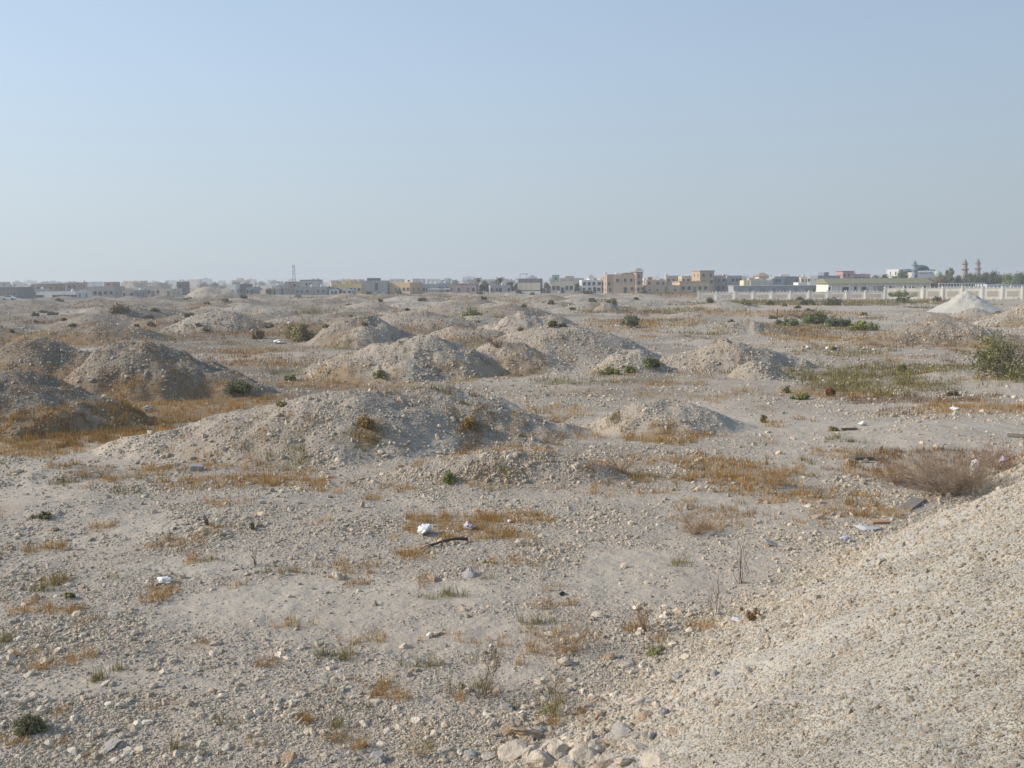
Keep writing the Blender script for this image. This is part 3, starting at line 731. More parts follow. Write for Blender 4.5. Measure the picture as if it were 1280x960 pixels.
for a in [
 (38,914,38,26,GR,'small bright green bush in the lower left corner'),
 (52,647,24,8,GR,'flat green bush alone on the bare gravel at the left'),
 (316,662,8,11,GR,'tiny upright green bush below the broad foreground mound'),
 (297,488,38,14,(.9,.95,.8),'dark green bush at the right foot of the steep near-black mound'),
 (372,428,38,32,(1.5,1.25,1.1),'large round grey-green bush beside the smooth pointed mound'),
 (325,424,18,14,(1.4,1.05,1.0),'small brownish bush left of the large round grey-green bush'),
 (787,410,26,20,(1.05,1.0,1.1),'round grey-green bush on the open flat right of the central mound'),
 (588,396,22,12,(1.3,1.4,.9),'bright green bush far off behind the ragged tan mound'),
 (1264,471,92,50,(1.15,1.1,.85),'large straggly green bush at the right edge'),
 (985,407,26,11,(1.0,1.1,.8),'low green bush beside the thin post'),
 (1020,405,30,20,(1.0,1.15,.8),'tallest green bush of the row on the right flat'),
 (1048,408,38,12,(.9,.95,.8),'dark green bush in the middle of the row on the right flat'),
 (1078,413,44,11,(1.4,1.5,.8),'yellowish green bush at the right end of the row'),
 (760,468,30,9,(1.2,1.3,.9),'low wide green bush at the left foot of the small tan mound'),
 (788,466,20,10,(1.3,1.3,.9),'middle one of three green bushes on the small tan mound'),
 (816,458,22,15,(1.0,1.15,.8),'tallest of three green bushes on the small tan mound'),
 (983,491,9,10,(1.1,1.3,.8),'tiny green bush just left of the pale weed patch'),
 (1003,499,22,10,(1.3,1.4,.8),'low green tussock beside the rust red bush'),
 (1038,495,13,14,(1.7,.78,.62),'small rust red bush at the edge of the weeds'),
 (954,528,10,10,(1.5,1.3,.9),'small green tuft right of the wide stony mound'),
 (563,603,22,13,(1.2,1.5,.7),'bright green bush at the left end of the small stony mound'),
 (475,471,20,9,(1.2,1.2,.9),'small green bush at the foot of the long sandy mound'),
 (362,476,22,7,(1.1,1.2,.9),'flat green bush between the dark mound and the long sandy mound'),
 (350,507,22,6,(1.9,1.5,1.0),'brownish tuft on top of the broad foreground mound'),
 (887,379,11,9,(1.0,1.0,.8),'bush at the left end of the compound wall'),
 (932,380,14,7,(1.2,1.1,.9),'greyish bush near the left of the compound wall'),
 (962,381,13,7,(1.0,1.0,.8),'dark bush third from the left along the compound wall'),
 (1010,380,20,9,(.9,.8,.8),'brown-green bush in front of the middle of the compound wall'),
 (1038,380,28,10,(.8,.8,.75),'dark wide bush in front of the middle of the compound wall'),
 (1171,376,14,6,(1,1,.8),'small bush left of the white sand heap'),
 (1127,465,18,10,(1.5,1.5,.8),'yellow-green tussock in the weed patch on the right'),
 (1042,538,14,6,(1.6,1.3,.9),'small olive tuft beside the white bag on the right flat'),
 (150,392,26,10,(1.1,.85,.9),'dark tuft growing on top of a far left mound'),
 (1190,494,20,6,(1.0,.8,.8),'flat dark green tuft right of the weed patch'),
 (86,748,14,8,(1.2,1.2,.8),'small green tuft beside golden grass on the left'),
 (690,408,20,8,(1.0,.9,.8),'dark scrub clump on top of the ragged tan mound'),
 (128,441,12,6,(1.3,1.5,.8),'small green tuft on the left slope of the steep dark mound'),
 (322,362,10,6,(.9,.9,.9),'dark bush on a far mound below the town'),
 (765,382,20,9,(1.2,1.1,.8),'brown-green bush far off right of the small dark pointed heap'),
 (455,535,26,17,(1.9,1.25,.75),'orange-brown cushion of dry growth on the broad foreground mound'),
 (586,533,26,14,(1.7,1.2,.8),'brown cushion of dry growth on the rounded grey mound'),
 (820,819,24,8,(1.6,1.6,1.2),'small green plant near the toe of the embankment'),
 ]:
    shrub(*a)
for a in [
 (600,872,100,78,9,(.62,.5,.42),'bare thin leafless shrub with one tall upright twig on the dust patch','',3,2),
 (870,668,76,38,46,(1.25,1.0,.8),'wide tan dead shrub on the flat right of centre','',4,2),
 (1185,618,165,58,230,(1.25,1.15,1.05),'biggest dead shrub, purplish brown, at the foot of the embankment','',5,2),
 (1120,605,70,36,50,(1.2,.95,.75),'smaller dead shrub on the left side of the biggest dead shrub','',4,2),
 (1250,590,70,40,50,(1.1,.8,.7),'dead shrub at the right edge on the embankment toe','',4,2),
 (965,612,70,38,40,(1.4,1.1,.8),'tan dead shrub among golden grass right of the low stony mound','',4,2),
 (808,788,56,46,9,(1.0,.75,.6),'sparse dead shrub with long twigs above a tuft of golden grass','',4,2),
 (715,815,100,48,40,(1.3,1.05,.8),'spreading dead shrub above the row of white rocks','',3,2),
 (690,895,60,62,14,(1.2,1.1,.8),'half-green twiggy shrub just above the boulder pile','',3,2,((1.6,1.8,1.1),260)),
 (925,730,34,66,5,(.7,.58,.5),'two-stemmed thin dead weed standing on the dust flat','',2,1),
 (895,770,30,60,5,(1.0,.85,.75),'thin leaning dead weed near the reddish debris','',2,1),
 (775,590,70,30,46,(1.4,1.15,.85),'tan dead shrub right of the low stony mound','',3,2),
 (320,706,20,30,5,(.9,.8,.7),'tiny upright dead weed between two golden tufts','',2,1),
 (620,432,50,18,60,(.95,.8,.7),'dark brown dead scrub in the hollow before the central mound','',4,1),
 (700,528,60,22,40,(1.4,1.1,.8),'tan dead scrub at the foot of the rounded grey mound','',3,1),
 (520,945,60,50,10,(1.5,1.3,.9),'pale thin tussock at the bottom edge right of the round rock','',3,1),
 (240,700,40,20,20,(1.5,1.0,.6),'low orange dead shrub on the left gravel flat','',3,1),
 (1000,398,70,12,60,(.9,.75,.75),'brownish dead thicket behind the thin post','',4,1),
 (258,655,12,16,14,(.8,.7,.7),'small dark dead tuft on gravel on the left','',3,1),
 (60,800,20,20,6,(1.0,.9,.8),'small dead weed on the left gravel flat','',2,1),
 ]:
    px, py, w, h, n, col, lb, g_, sub, lev = a[:10]
    dead_shrub(px, py, w, h, n, col, lb, None, sub, lev, a[10] if len(a) > 10 else None)

R5 = random.Random(77)
for k in range(70):
    px = R5.uniform(5, 860) if k < 56 else R5.uniform(700, 1100); py = hor(px) + 16 + 48 * R5.random()**1.1
    shrub(px, py, R5.uniform(5, 13), R5.uniform(2.5, 5.5), R5.choice([(.9, .75, .75), (1.1, .9, .8), (.8, .85, .75), (1.2, 1.0, .9)]), 'low dark scrub bush dotted over the far mounds', 'low scrub bushes on the far mounds', 'scrub_bush', n=170, twig=False)
# ------------------------------------------------------------------ litter
def crumple(px, py, wpx, hpx, mat, label, name='plastic_bag', seed=0, flatk=1.0, cat='plastic bag', dz=0.0, extra=None):
    p = hit(px, py); d = np.linalg.norm(p - CAM); w = wpx / 2 * d / F; h = hpx * d / F
    bv, bf = stone_base(300 + seed, 4)
    q = bv / np.abs(bv).max(0)
    k = 1 + .42 * fbm(q[:, 0] * 1.8 + seed, q[:, 1] * 1.8 + q[:, 2] * 2.1, 4, seed) + .10 * np.abs(fbm(q[:, 0] * 6, q[:, 2] * 6 + q[:, 1] * 5, 3, seed + 5))
    q = q * k[:, None]; q[:, 2] = q[:, 2] - q[:, 2].min()
    q *= np.array([w, w * .7, h / q[:, 2].max()])
    me = mesh_from(name, q, bf, 3, [mat], True); o = link(name, me, loc=(p[0], p[1], p[2] - .01 + dz)); o.rotation_euler = (0, 0, seed * 1.3)
    return tag(o, label, cat)
MBAG = simple('white_plastic', (.80, .80, .80), var=.08, rough=.45, spec=.5, scale=8, bump=.02)
MBAGP = simple('lilac_plastic', (.50, .47, .57), var=.15, rough=.45, spec=.4, scale=8, bump=.02)
MBAGB = simple('grey_plastic', (.42, .42, .43), var=.15, rough=.45, spec=.4, scale=8)
MYEL = simple('yellow_plastic', (.75, .62, .05), var=.15, rough=.5, scale=8)
MDKR = simple('rusty_red', (.16, .06, .04), var=.4, rough=.8, scale=12)
MORG = simple('orange_board', (.40, .24, .16), var=.3, scale=12)
MWOOD = simple('weathered_wood', (.22, .20, .175), var=.35, scale=14, bump=.01)
MDARK = simple('dark_wood', (.14, .11, .09), var=.4, scale=14, bump=.01)
MBLK = simple('black_rubber', (.03, .035, .04), var=.2)
MCYAN = simple('light_blue_plastic', (.30, .55, .72), var=.1)
crumple(532, 668, 24, 13, MBAG, 'puffed white plastic bag in the largest golden grass patch', seed=1)
crumple(586, 661, 20, 10, MBAGP, 'lilac plastic bag in the golden grass right of the white one', seed=2)
crumple(637, 653, 9, 4, MBAG, 'white paper scrap at the right end of the largest golden grass patch', 'paper_scrap', 3, cat='litter')
crumple(207, 728, 26, 8, MBAG, 'flattened white plastic bag above golden grass on the left', seed=4)
crumple(1078, 532, 13, 6, MBAG, 'small white plastic bag on the flat right of the wide stony mound', seed=5)
crumple(1193, 512, 13, 4, MBAG, 'flat white plastic bag on brown weeds near the right edge', seed=6)
crumple(1218, 600, 12, 24, MBAG, 'tall white plastic bag caught in the biggest dead shrub', seed=7)
crumple(1080, 437, 8, 3, MBAG, 'small white bag far off right of the yellow litter', seed=8)
crumple(1034, 437, 6, 4, MBAG, 'crumpled white bag just left of the yellow litter', seed=9)
crumple(1010, 437, 6, 5, MBAG, 'grey-white bag farthest left of the yellow litter', seed=10)
crumple(348, 429, 16, 5, MBAG, 'white plastic bag lying left below the large round bush', seed=11)
crumple(362, 404, 8, 3, MBAG, 'white plastic bag above the large round bush', seed=12)
crumple(1255, 578, 12, 8, MBAGP, 'pink-lilac bag in dead twigs near the right edge', seed=13)
crumple(1085, 662, 34, 4, MBAGB, 'pale bluish plastic sheet at the toe of the embankment', 'plastic_sheet', 14, cat='plastic sheet')
crumple(1056, 676, 14, 7, MBAGP, 'violet rag left of the bluish plastic sheet', 'rag', 15, cat='rag')
crumple(922, 776, 22, 5, MBAGB, 'pale blue-grey flat bag left of the reddish debris', seed=16)
shrub(950, 770, 60, 6, (1.1, .62, .5), 'dark reddish dead plant litter at the toe of the embankment')
crumple(703, 744, 10, 6, MBLK, 'small black scrap on gravel right of centre', 'scrap', 18, cat='litter')
crumple(1073, 409, 6, 5, MBAG, 'tiny white bag in the yellowish green bush of the row', seed=19)
crumple(700, 366+0, 5, 3, MBAG, 'white speck of litter below the pale two-storey house', 'paper_scrap', 20, cat='litter')
crumple(547, 396, 5, 3, MBAG, 'tiny white bag right of the bright green far bush', seed=21)
crumple(1092, 438, 6, 3, MBAG, 'tiny flat white scrap right of the small white bag', 'paper_scrap', 23, cat='litter')
crumple(985, 437, 4, 2, MBAG, 'tiny white scrap far left of the yellow litter', 'paper_scrap', 24, cat='litter')
# yellow / black / blue dumped thing
p = hit(1043, 438); d = p[1]; e = empty('dumped_seat', tuple(p), .3, 'dumped yellow and black seat with a light blue cushion on the right flat', 'seat')
u_ = d / F
o = link('seat', box_me('seat', 7 * u_, 5 * u_, 2.4 * u_, MBLK, .03), e, (0, 0, 1.6 * u_)); o.rotation_euler = (.1, -.35, 0)
o = link('backrest', box_me('back', 4 * u_, 1.2 * u_, 5 * u_, MYEL, .03), e, (-1.5 * u_, 1.5 * u_, 4 * u_)); o.rotation_euler = (.3, -.4, 0)
o = link('cushion', box_me('cush', 4 * u_, 3 * u_, 1.2 * u_, MCYAN, .03), e, (3 * u_, .5 * u_, 4.3 * u_)); o.rotation_euler = (.2, -.5, 0)
def plank(px, py, Lpx, wm, tm, ang, mat, label, name='board', tilt=0, dz=0):
    p = hit(px, py); d = p[1]; L = Lpx * d / F
    o = link(name, box_me(name, L, wm, tm, mat, min(wm, tm) * .15), loc=(p[0], p[1], p[2] + tm * .6 + dz)); o.rotation_euler = (0, tilt, ang)
    return tag(o, label, name.replace('_', ' '))
plank(1078, 575, 24, .28, .10, .05, MDARK, 'short dark board lying on the flat left of the big dead shrub')
plank(1140, 632, 70, .35, .07, .95, MWOOD, 'long grey weathered board at the foot of the embankment')
plank(1100, 653, 24, .22, .05, .1, MORG, 'orange-brown board beside the bluish plastic sheet')
plank(1062, 538, 20, .18, .08, .05, MDARK, 'thin dark stick-like board beyond the short dark board')
plank(1272, 547, 26, .16, .12, -.5, MWOOD, 'pale broken timber at the right edge')
# crooked branch
p = hit(558, 682); d = p[1]; out = ([], [], []); L = 52 * d / F
R_ = random.Random(3)
pts = [Vector((-L / 2, -.25, -.02)), Vector((-L * .3, -.12, .06)), Vector((-L * .1, -.02, .10)), Vector((L * .15, .10, .12)), Vector((L * .35, .2, .10)), Vector((L / 2, .3, .06))]
tube_chain(out, pts, .022, .042, (.34, .28, .24), 7)
tube_chain(out, [pts[1], pts[1] + Vector((-.1, -.12, .02)), pts[1] + Vector((-.28, -.2, -.05))], .02, .01, (.3, .25, .22), 5)
tube_chain(out, [pts[2], pts[2] + Vector((.02, -.15, .0)), pts[2] + Vector((-.02, -.3, -.08))], .02, .012, (.3, .25, .22), 5)
tag(link('fallen_branch', tubes_mesh('branch', out, MTWIG), loc=tuple(p)), 'crooked dark fallen branch below the puffed white bag', 'branch')
p = hit(972, 405); d = p[1]; out = ([], [], [])
tube_chain(out, [Vector((0, 0, -.3)), Vector((.01, 0, .6)), Vector((-.02, 0, 19 * d / F))], .07, .055, (.45, .38, .33), 8)
tag(link('wooden_post', tubes_mesh('post', out, MTWIG), loc=tuple(p)), 'thin upright wooden post by the low grey rubble heap', 'post')

# ------------------------------------------------------------------ white sand heap
d0 = CH * F / (391 - hor(1205)); a_ = 60 * d0 / F
n1, n2 = 40, 96; vs = []; fs = []
cz = CH - (362.0 - hor(1207)) * (d0 + a_ * .7) / F
for i in range(n1 + 1):
    for k in range(n2):
        t = 6.2832 * k / n2; r = i / n1
        w_ = 1 + .10 * math.sin(t * 3 + 1) + .07 * math.sin(t * 7)
        X = a_ * r * w_ * math.cos(t); Y = a_ * .8 * r * w_ * math.sin(t)
        zz = cz * max(0, (1 - math.sqrt(r * r * (1.0 + .9 * r) + .002)) + .03) ** 1.25 if r < .75 else cz * .17 * ((1 - r) / .25) ** 1.4 * 0.75
        vs.append((X, Y, zz))
vs = np.array(vs); rr_n = np.hypot(vs[:, 0], vs[:, 1]) / a_
prof = np.clip(1 - rr_n * 1.0, 0, 1) ** 1.3; cz += .45
vs[:, 2] = cz * prof / prof.max() * (1 + .22 * fbm(vs[:, 0] / 1.5, vs[:, 1] / 1.5, 5, 5) * sstep(0, .3, rr_n)) - .05
hx = (1207 - 640) / F * (d0 + a_ * .7)
vs[:, 2] += 0
fs = [(i * n2 + k, i * n2 + (k + 1) % n2, (i + 1) * n2 + (k + 1) % n2, (i + 1) * n2 + k) for i in range(n1) for k in range(n2)]
me = mesh_from('heap', vs, np.array(fs)[:, ::-1], 4, [MSAND], True)
tag(link('sand_heap', me, loc=(hx, d0 + a_ * .7, -.45)), 'steep white sand heap standing in front of the compound wall', 'sand heap')

# ------------------------------------------------------------------ buildings
MATS = {}
def wallm(col, dirt=True):
    k = tuple(round(c, 2) for c in col)
    if k not in MATS: MATS[k] = simple('plaster', col, var=.07, scale=.6, dirt=tuple(c * .6 for c in col))
    return MATS[k]
MGLASS = simple('window_glass', (.045, .05, .055), rough=.25, spec=.6, var=.3, scale=.4)
MFRAME = simple('window_frame', (.5, .48, .45), var=.1)
MTANK = simple('water_tank', (.55, .55, .54), var=.08)
MROOF = simple('flat_roof', (.32, .30, .27), var=.2)
def boxes(name, bl, mats, parent=None, loc=None):
    """bl: list of (x0,x1,y0,y1,z0,z1,matindex)"""
    vs, fs, mi = [], [], []
    for (x0, x1, y0, y1, z0, z1, m) in bl:
        b = len(vs)
        vs += [(x0,y0,z0),(x1,y0,z0),(x1,y1,z0),(x0,y1,z0),(x0,y0,z1),(x1,y0,z1),(x1,y1,z1),(x0,y1,z1)]
        for f in ((0,3,2,1),(4,5,6,7),(0,1,5,4),(1,2,6,5),(2,3,7,6),(3,0,4,7)): fs.append(tuple(b + i for i in f)); mi.append(m)
    me = mesh_from(name, np.array(vs), np.array(fs), 4, mats, False, mi)
    return link(name, me, parent, loc)
def storey_block(e, x0, x1, y0, y1, z0, z1, wm, name='wall', par=.5):
    t = .22
    bl = [(x0, x1, y0, y1, z0, z1 - par, 0), (x0, x1, y0, y0 + t, z1 - par, z1, 0), (x0, x1, y1 - t, y1, z1 - par, z1, 0),
          (x0, x0 + t, y0 + t, y1 - t, z1 - par, z1, 0), (x1 - t, x1, y0 + t, y1 - t, z1 - par, z1, 0)]
    return boxes(name, bl, [wm], e)
def window(e, x, z, w, h, y, side=0, name='window', mat=None):
    fr = .09; dpt = .12
    if side == 0:
        bl = [(x-w/2, x+w/2, y-.03, y+.05, z, z+h, 1), (x-w/2-fr, x-w/2, y-dpt, y+.05, z-fr, z+h+fr, 0), (x+w/2, x+w/2+fr, y-dpt, y+.05, z-fr, z+h+fr, 0),
              (x-w/2, x+w/2, y-dpt, y+.05, z-fr, z, 0), (x-w/2, x+w/2, y-dpt, y+.05, z+h, z+h+fr, 0)]
    else:  # on a side wall at x=y coordinate, side = -1 left, +1 right
        s = side; X = y
        bl = [(min(X+s*.03, X-s*.05), max(X+s*.03, X-s*.05), x-w/2, x+w/2, z, z+h, 1), (min(X+s*dpt, X), max(X+s*dpt, X), x-w/2, x+w/2, z-fr, z, 0), (min(X+s*dpt, X), max(X+s*dpt, X), x-w/2, x+w/2, z+h, z+h+fr, 0)]
    return boxes(name, bl, [mat or MFRAME, MGLASS], e)
def tank(e, x, y, z, r=.8, h=1.5):
    bm = bmesh.new(); bmesh.ops.create_cone(bm, cap_ends=True, segments=14, radius1=r, radius2=r, depth=h)
    for v in bm.verts: v.co.z += h / 2 + .15
    r2 = bmesh.ops.create_cone(bm, cap_ends=True, segments=14, radius1=r, radius2=r * .3, depth=.35)['verts']
    for v in r2: v.co.z += h + .15 + .17
    me = bpy.data.meshes.new('water_tank'); bm.to_mesh(me); bm.free(); me.materials.append(MTANK)
    o = link('water_tank', me, e, (x, y, z)); return o
def bld(x0, x1, yt, col, label, D=400, depth=12, yaw=None, wr=2, wc=4, extra=(), tanks=1, name='house', cat='house', group=None, win=(1.1, 1.3), door=True, seed=0, trim=None, wmat=None, par=.5):
    """x0,x1,yt are photo pixels, D metres. extra: (x0,x1,yt,kind,col) blocks on the roof"""
    R_ = random.Random(int(x0 * 13 + yt * 7)); xc = (x0 + x1) / 2
    c = atdist(xc, D); W = (x1 - x0) * D / F; zt = CH - (yt - hor(xc)) * D / F
    zb = -.3
    yaw = R_.uniform(-.12, .12) if yaw is None else yaw
    e = empty(name, (c[0], c[1] + depth / 2, 0), yaw, label, cat, group)
    wm = wallm(col)
    wr = min(wr, max(1, int(zt / 2.4))) if wr else 0
    Wf = W * (1 if abs(yaw) < .2 else (1 - abs(math.sin(yaw)) * .35))
    storey_block(e, -Wf / 2, Wf / 2, -depth / 2, depth / 2, zb, zt, wm, par=par)
    if trim: boxes('roof_trim', [(-Wf/2-.25, Wf/2+.25, -depth/2-.25, depth/2+.25, zt+.004, zt+.30, 0)], [wallm(trim)], e)
    ns = max(1, wr)
    for r in range(wr):
        z = zb + .3 + (zt - par) * (r + .32) / ns
        for k in range(wc):
            x = -Wf / 2 + Wf * (k + .5 + R_.uniform(-.12, .12)) / wc
            if R_.random() < .12: continue
            if r == 0 and door and k == wc // 2:
                boxes('door', [(x - .6, x + .6, -depth/2 - .06, -depth/2 + .05, 0, 2.3, 0)], [MGLASS if R_.random() < .5 else MWOOD], e); continue
            window(e, x, z, win[0] * R_.uniform(.85, 1.2), win[1], -depth / 2, mat=wmat)
        for s in (-1, 1):
            for k in range(2): window(e, -depth / 2 + depth * (k + .6) / 2.4, z, 1.0, 1.2, s * Wf / 2, s)
    for (a, b, t, col2) in extra:
        xa = (a - xc) * D / F; xb = (b - xc) * D / F; z2 = CH - (t - hor(xc)) * D / F
        if z2 <= zt - par + .15: z2 = zt + .4
        storey_block(e, xa, xb, -depth * .30, depth * .35, zt - par, z2, wallm(col2), 'roof_room', par=min(.3, (z2 - zt + par) * .4))
        if xb - xa > 2: window(e, (xa + xb) / 2, zt + (z2 - zt) * .25, .8, max(.5, (z2 - zt) * .4), -depth * .30)
    for k in range(tanks):
        tank(e, R_.uniform(-.38, .38) * Wf, R_.uniform(.37, .42) * depth, zt - par, R_.uniform(.4, .6), R_.uniform(.8, 1.1))
    return e
W_ = (.72, .70, .66); CRM = (.62, .54, .42); GRY = (.36, .35, .34); DGR = (.17, .17, .175); TAN = (.50, .38, .26); PNK = (.50, .33, .28); YEL = (.70, .55, .24); BRN = (.42, .30, .20); LGR = (.50, .49, .47)
bld(-14, 22, 359, DGR, 'dark grey block of flats at the left edge of the town', 370, wr=2, wc=5)
bld(25, 44, 361.5, LGR, 'small grey-beige house right of the dark grey block', 385, wr=2, wc=3)
bld(44, 66, 356, BRN, 'brown house with a dark parapet behind the long white building', 430, trim=DGR, wr=3, wc=3)
bld(46, 95, 364.5, W_, 'long low white building with strips of dark windows', 350, wr=1, wc=7, win=(2.6, .9), door=False)
bld(64, 83, 354, (.45, .50, .54), 'pale blue-roofed house behind the long white building', 470, wr=3, wc=3, trim=W_)
bld(83, 95, 353, (.46, .33, .28), 'narrow reddish brown tower house on the far left', 440, wr=4, wc=2)
bld(97, 108, 362, LGR, 'small grey house right of the long white building', 380, wr=2, wc=2)
bld(107, 141, 358, (.44, .41, .37), 'wide grey-beige house with a pinkish roof room', 380, wr=2, wc=5, extra=[(126, 137, 352.5, PNK)])
bld(141, 152, 360, CRM, 'small cream house between two grey-beige ones', 400, wr=2, wc=2)
bld(152, 168, 363, (.42, .36, .33), 'low brownish house with a white strip in front, far left', 360, wr=1, wc=3)
bld(168, 182, 359.5, LGR, 'square light grey house on the far left part of town', 400, wr=2, wc=3)
bld(183, 200, 357, (.50, .46, .40), 'beige house left of the dark cubic building', 400, wr=3, wc=3, extra=[(188, 194, 354, CRM)])
bld(200, 214, 361, CRM, 'low cream house directly left of the dark cubic building', 390, wr=2, wc=2)
bld(214, 231, 352.5, DGR, 'dark cubic building with a pale left face', 430, wr=3, wc=2, yaw=.35)
bld(288, 296, 355.5, W_, 'whitish block painted as the sunlit left part of the dark grey house', 420, wr=3, wc=1)  # lit face of the dark house, sunlight put into a whitish wall colour
bld(296, 308, 355, DGR, 'dark grey house joined to the whitish block of its sunlit part', 425, wr=3, wc=2)
bld(307, 316, 359, GRY, 'small low grey house at the foot of the dark grey one', 415, wr=2, wc=2)
for i, (a, b, t, c_, lb) in enumerate([(331, 337, 360, YEL, 'tiny yellowish house at the left of the white cluster'), (337, 345, 356.5, W_, 'small white house left in the white cluster'), (345, 356, 354, LGR, 'light grey house in the middle of the white cluster'), (356, 371, 353, (.52, .40, .36), 'house with a reddish roof in the white cluster'), (347, 362, 359, W_, 'low white house in front of the white cluster')]):
    bld(a, b, t, c_, lb, 430 + 8 * i, wr=2, wc=2, trim=(.40, .20, .16) if i == 3 else None, depth=8)
bld(375, 397, 350.5, LGR, 'house with a wide dark flat roof behind the long dark wall building', 450, wr=3, wc=4, trim=DGR, tanks=2)
bld(369, 410, 358.5, (.24, .25, .27), 'long dark grey low building below the dark-roofed house', 405, wr=1, wc=6, tanks=3)
bld(410, 417, 355.5, YEL, 'narrow bright yellow tower at the left of the yellow house', 415, wr=3, wc=1, yaw=.2)
bld(416, 453, 354.5, (.58, .45, .22), 'long ochre yellow house with green trim', 430, wr=2, wc=7, tanks=2, extra=[(430, 438, 351, YEL)])
bld(412, 440, 362, (.50, .54, .57), 'low pale blue-grey shed in front of the yellow house', 395, wr=1, wc=5, tanks=0, depth=8)
bld(455, 483, 350.7, (.40, .385, .37), 'large blank grey cube of a house with one tall dark niche', 415, wr=0, wc=0, depth=14, yaw=.05, extra=[(457, 472, 347.5, DGR)], tanks=0)
e = [o for o in C.objects if o.get('label', '').startswith('large blank grey')][0]
boxes('niche', [(-.5, .7, -7.08, -6.9, 1.6, 4.6, 0)], [MGLASS], e)
bld(483, 489, 355, GRY, 'darker grey block painted as the shaded side of the large grey cube', 420, wr=2, wc=1, tanks=0)  # dark side of the cube, its shade put into a darker wall colour
bld(489, 522, 353, (.56, .40, .22), 'orange-brown house with a brightly sunlit yellow side', 415, wr=2, wc=5, yaw=-.35, extra=[(509, 520, 348.5, W_)])
bld(526, 545, 355, LGR, 'grey-white house with domes of water tanks', 425, wr=2, wc=4, tanks=3)
bld(534, 561, 361.8, GRY, 'low building with a white roof edge in front of the grey-white house', 400, wr=1, wc=4, trim=W_, tanks=0, depth=9)
bld(545, 561, 354, (.42, .42, .44), 'grey house behind the low white-edged building', 440, wr=2, wc=3)
bld(561, 571, 354, (.36, .32, .29), 'grey-brown house left of the pink house', 420, wr=2, wc=2)
bld(570, 596, 355.5, (.55, .37, .33), 'pink house with a dark flat roof edge', 410, wr=2, wc=4, trim=DGR, tanks=0)
bld(611, 637, 356.5, (.40, .37, .36), 'flat grey house between the two palm groups', 405, wr=1, wc=5, tanks=1)
bld(650, 677, 348.3, DGR, 'two-tone building with a dark upper storey and pale lower storey', 410, wr=0, wc=0, tanks=0)
e = [o for o in C.objects if o.get('label', '').startswith('two-tone')][0]
boxes('lower_storey', [(-4.6, 4.5, -6.25, -6.004, 1.3, 4.2, 0)], [wallm(CRM)], e); boxes('plinth', [(-4.75, 4.65, -6.6, -6.254, -.2, .9, 0)], [wallm(W_)], e)
boxes('roof_canopy', [(-4.0, -1.0, -4, 0, 7.6, 7.85, 0), (-3.9, -3.75, -3.9, -3.75, 5.5, 7.6, 0), (-1.25, -1.1, -3.9, -3.75, 5.5, 7.6, 0)], [wallm(GRY)], e)
bld(677, 691, 360, GRY, 'low grey shed right of the two-tone building', 410, wr=1, wc=3, tanks=0, depth=7)
bld(690, 717, 352, (.62, .56, .42), 'pale cream building with a regular window grid and green roof box', 405, wr=2, wc=5, win=(1.2, 1.6), extra=[(691, 700, 343.5, (.28, .42, .34))], tanks=0)
bld(727, 752, 350, (.70, .70, .70), 'white two-storey house left of the large brown apartment house', 405, wr=2, wc=4, extra=[(737, 743, 348, W_)])
bld(757, 770, 343, (.41, .33, .25), 'left wing of the large brown apartment house', 397, wr=3, wc=2, tanks=1)
bld(769, 795, 343.5, (.46, .37, .28), 'large brown apartment house with a stepped roof', 395, wr=3, wc=3, extra=[(772, 778, 341.2, W_), (780, 792, 341.2, BRN)], depth=14)
bld(794, 802, 340.5, (.38, .29, .23), 'corner tower with a small peaked roof on the brown apartment house', 393, wr=4, wc=1, trim=DGR, tanks=0)
bld(796, 806, 356, (.50, .37, .26), 'low brown wing at the right of the apartment house', 389, wr=1, wc=2, tanks=0, depth=6)
bld(804, 809, 347.5, W_, 'slim white stair tower right of the brown apartment house', 440, wr=3, wc=1, tanks=0, depth=4)
bld(809, 833, 350, (.46, .34, .28), 'pinkish brown house right of the slim white tower', 430, wr=2, wc=4, tanks=2, extra=[(811, 817, 346, PNK)])
bld(806, 850, 356.5, (.50, .39, .28), 'long low tan wall house in front of the pinkish brown house', 390, wr=1, wc=4, tanks=0, win=(.8, .8), depth=8)
bld(834, 852, 344.5, (.44, .38, .31), 'beige house with a dark roof line left of the tall tan tower', 440, wr=3, wc=3)
bld(848, 885, 352.5, (.55, .44, .30), 'broad tan house with a dark cornice band', 392, wr=1, wc=5, tanks=0, trim=BRN)
bld(853, 874, 345, (.56, .47, .34), 'upper set-back block behind the broad tan house', 425, wr=3, wc=4, tanks=1)
bld(873, 891, 339, (.46, .35, .25), 'tall tan tower block with a flat overhanging roof', 410, wr=4, wc=2, trim=BRN, tanks=0)
bld(891, 908, 344.5, (.40, .34, .29), 'grey-brown house with an arched entrance right of the tan tower', 420, wr=3, wc=3, tanks=1)
bld(908, 927, 344.5, (.42, .40, .38), 'unfinished grey concrete house', 430, wr=3, wc=4, tanks=2)
bld(929, 937, 350.5, (.75, .68, .42), 'tiny pale yellow and white kiosk-like house', 400, wr=1, wc=1, tanks=0, depth=5)
bld(937, 966, 350.5, (.55, .51, .42), 'beige house below a small peaked roof', 425, wr=2, wc=5, tanks=0)
bld(968, 981, 345.5, (.34, .38, .40), 'dark house with a pale glass front', 430, wr=2, wc=3)
bld(981, 998, 345.5, (.23, .22, .215), 'dark brown-grey block right of the glass-fronted house', 430, wr=3, wc=3)
bld(997, 1005, 353, (.70, .74, .78), 'tiny white gabled shed between grey houses', 400, wr=1, wc=1, tanks=0, depth=5)
bld(1003, 1017, 346, (.54, .44, .37), 'tan and pink house left of the slim white house', 450, wr=3, wc=3, tanks=2)
bld(1016, 1023, 345, W_, 'slim white house left of the blue-grey block', 440, wr=3, wc=1, yaw=-.4, tanks=0)
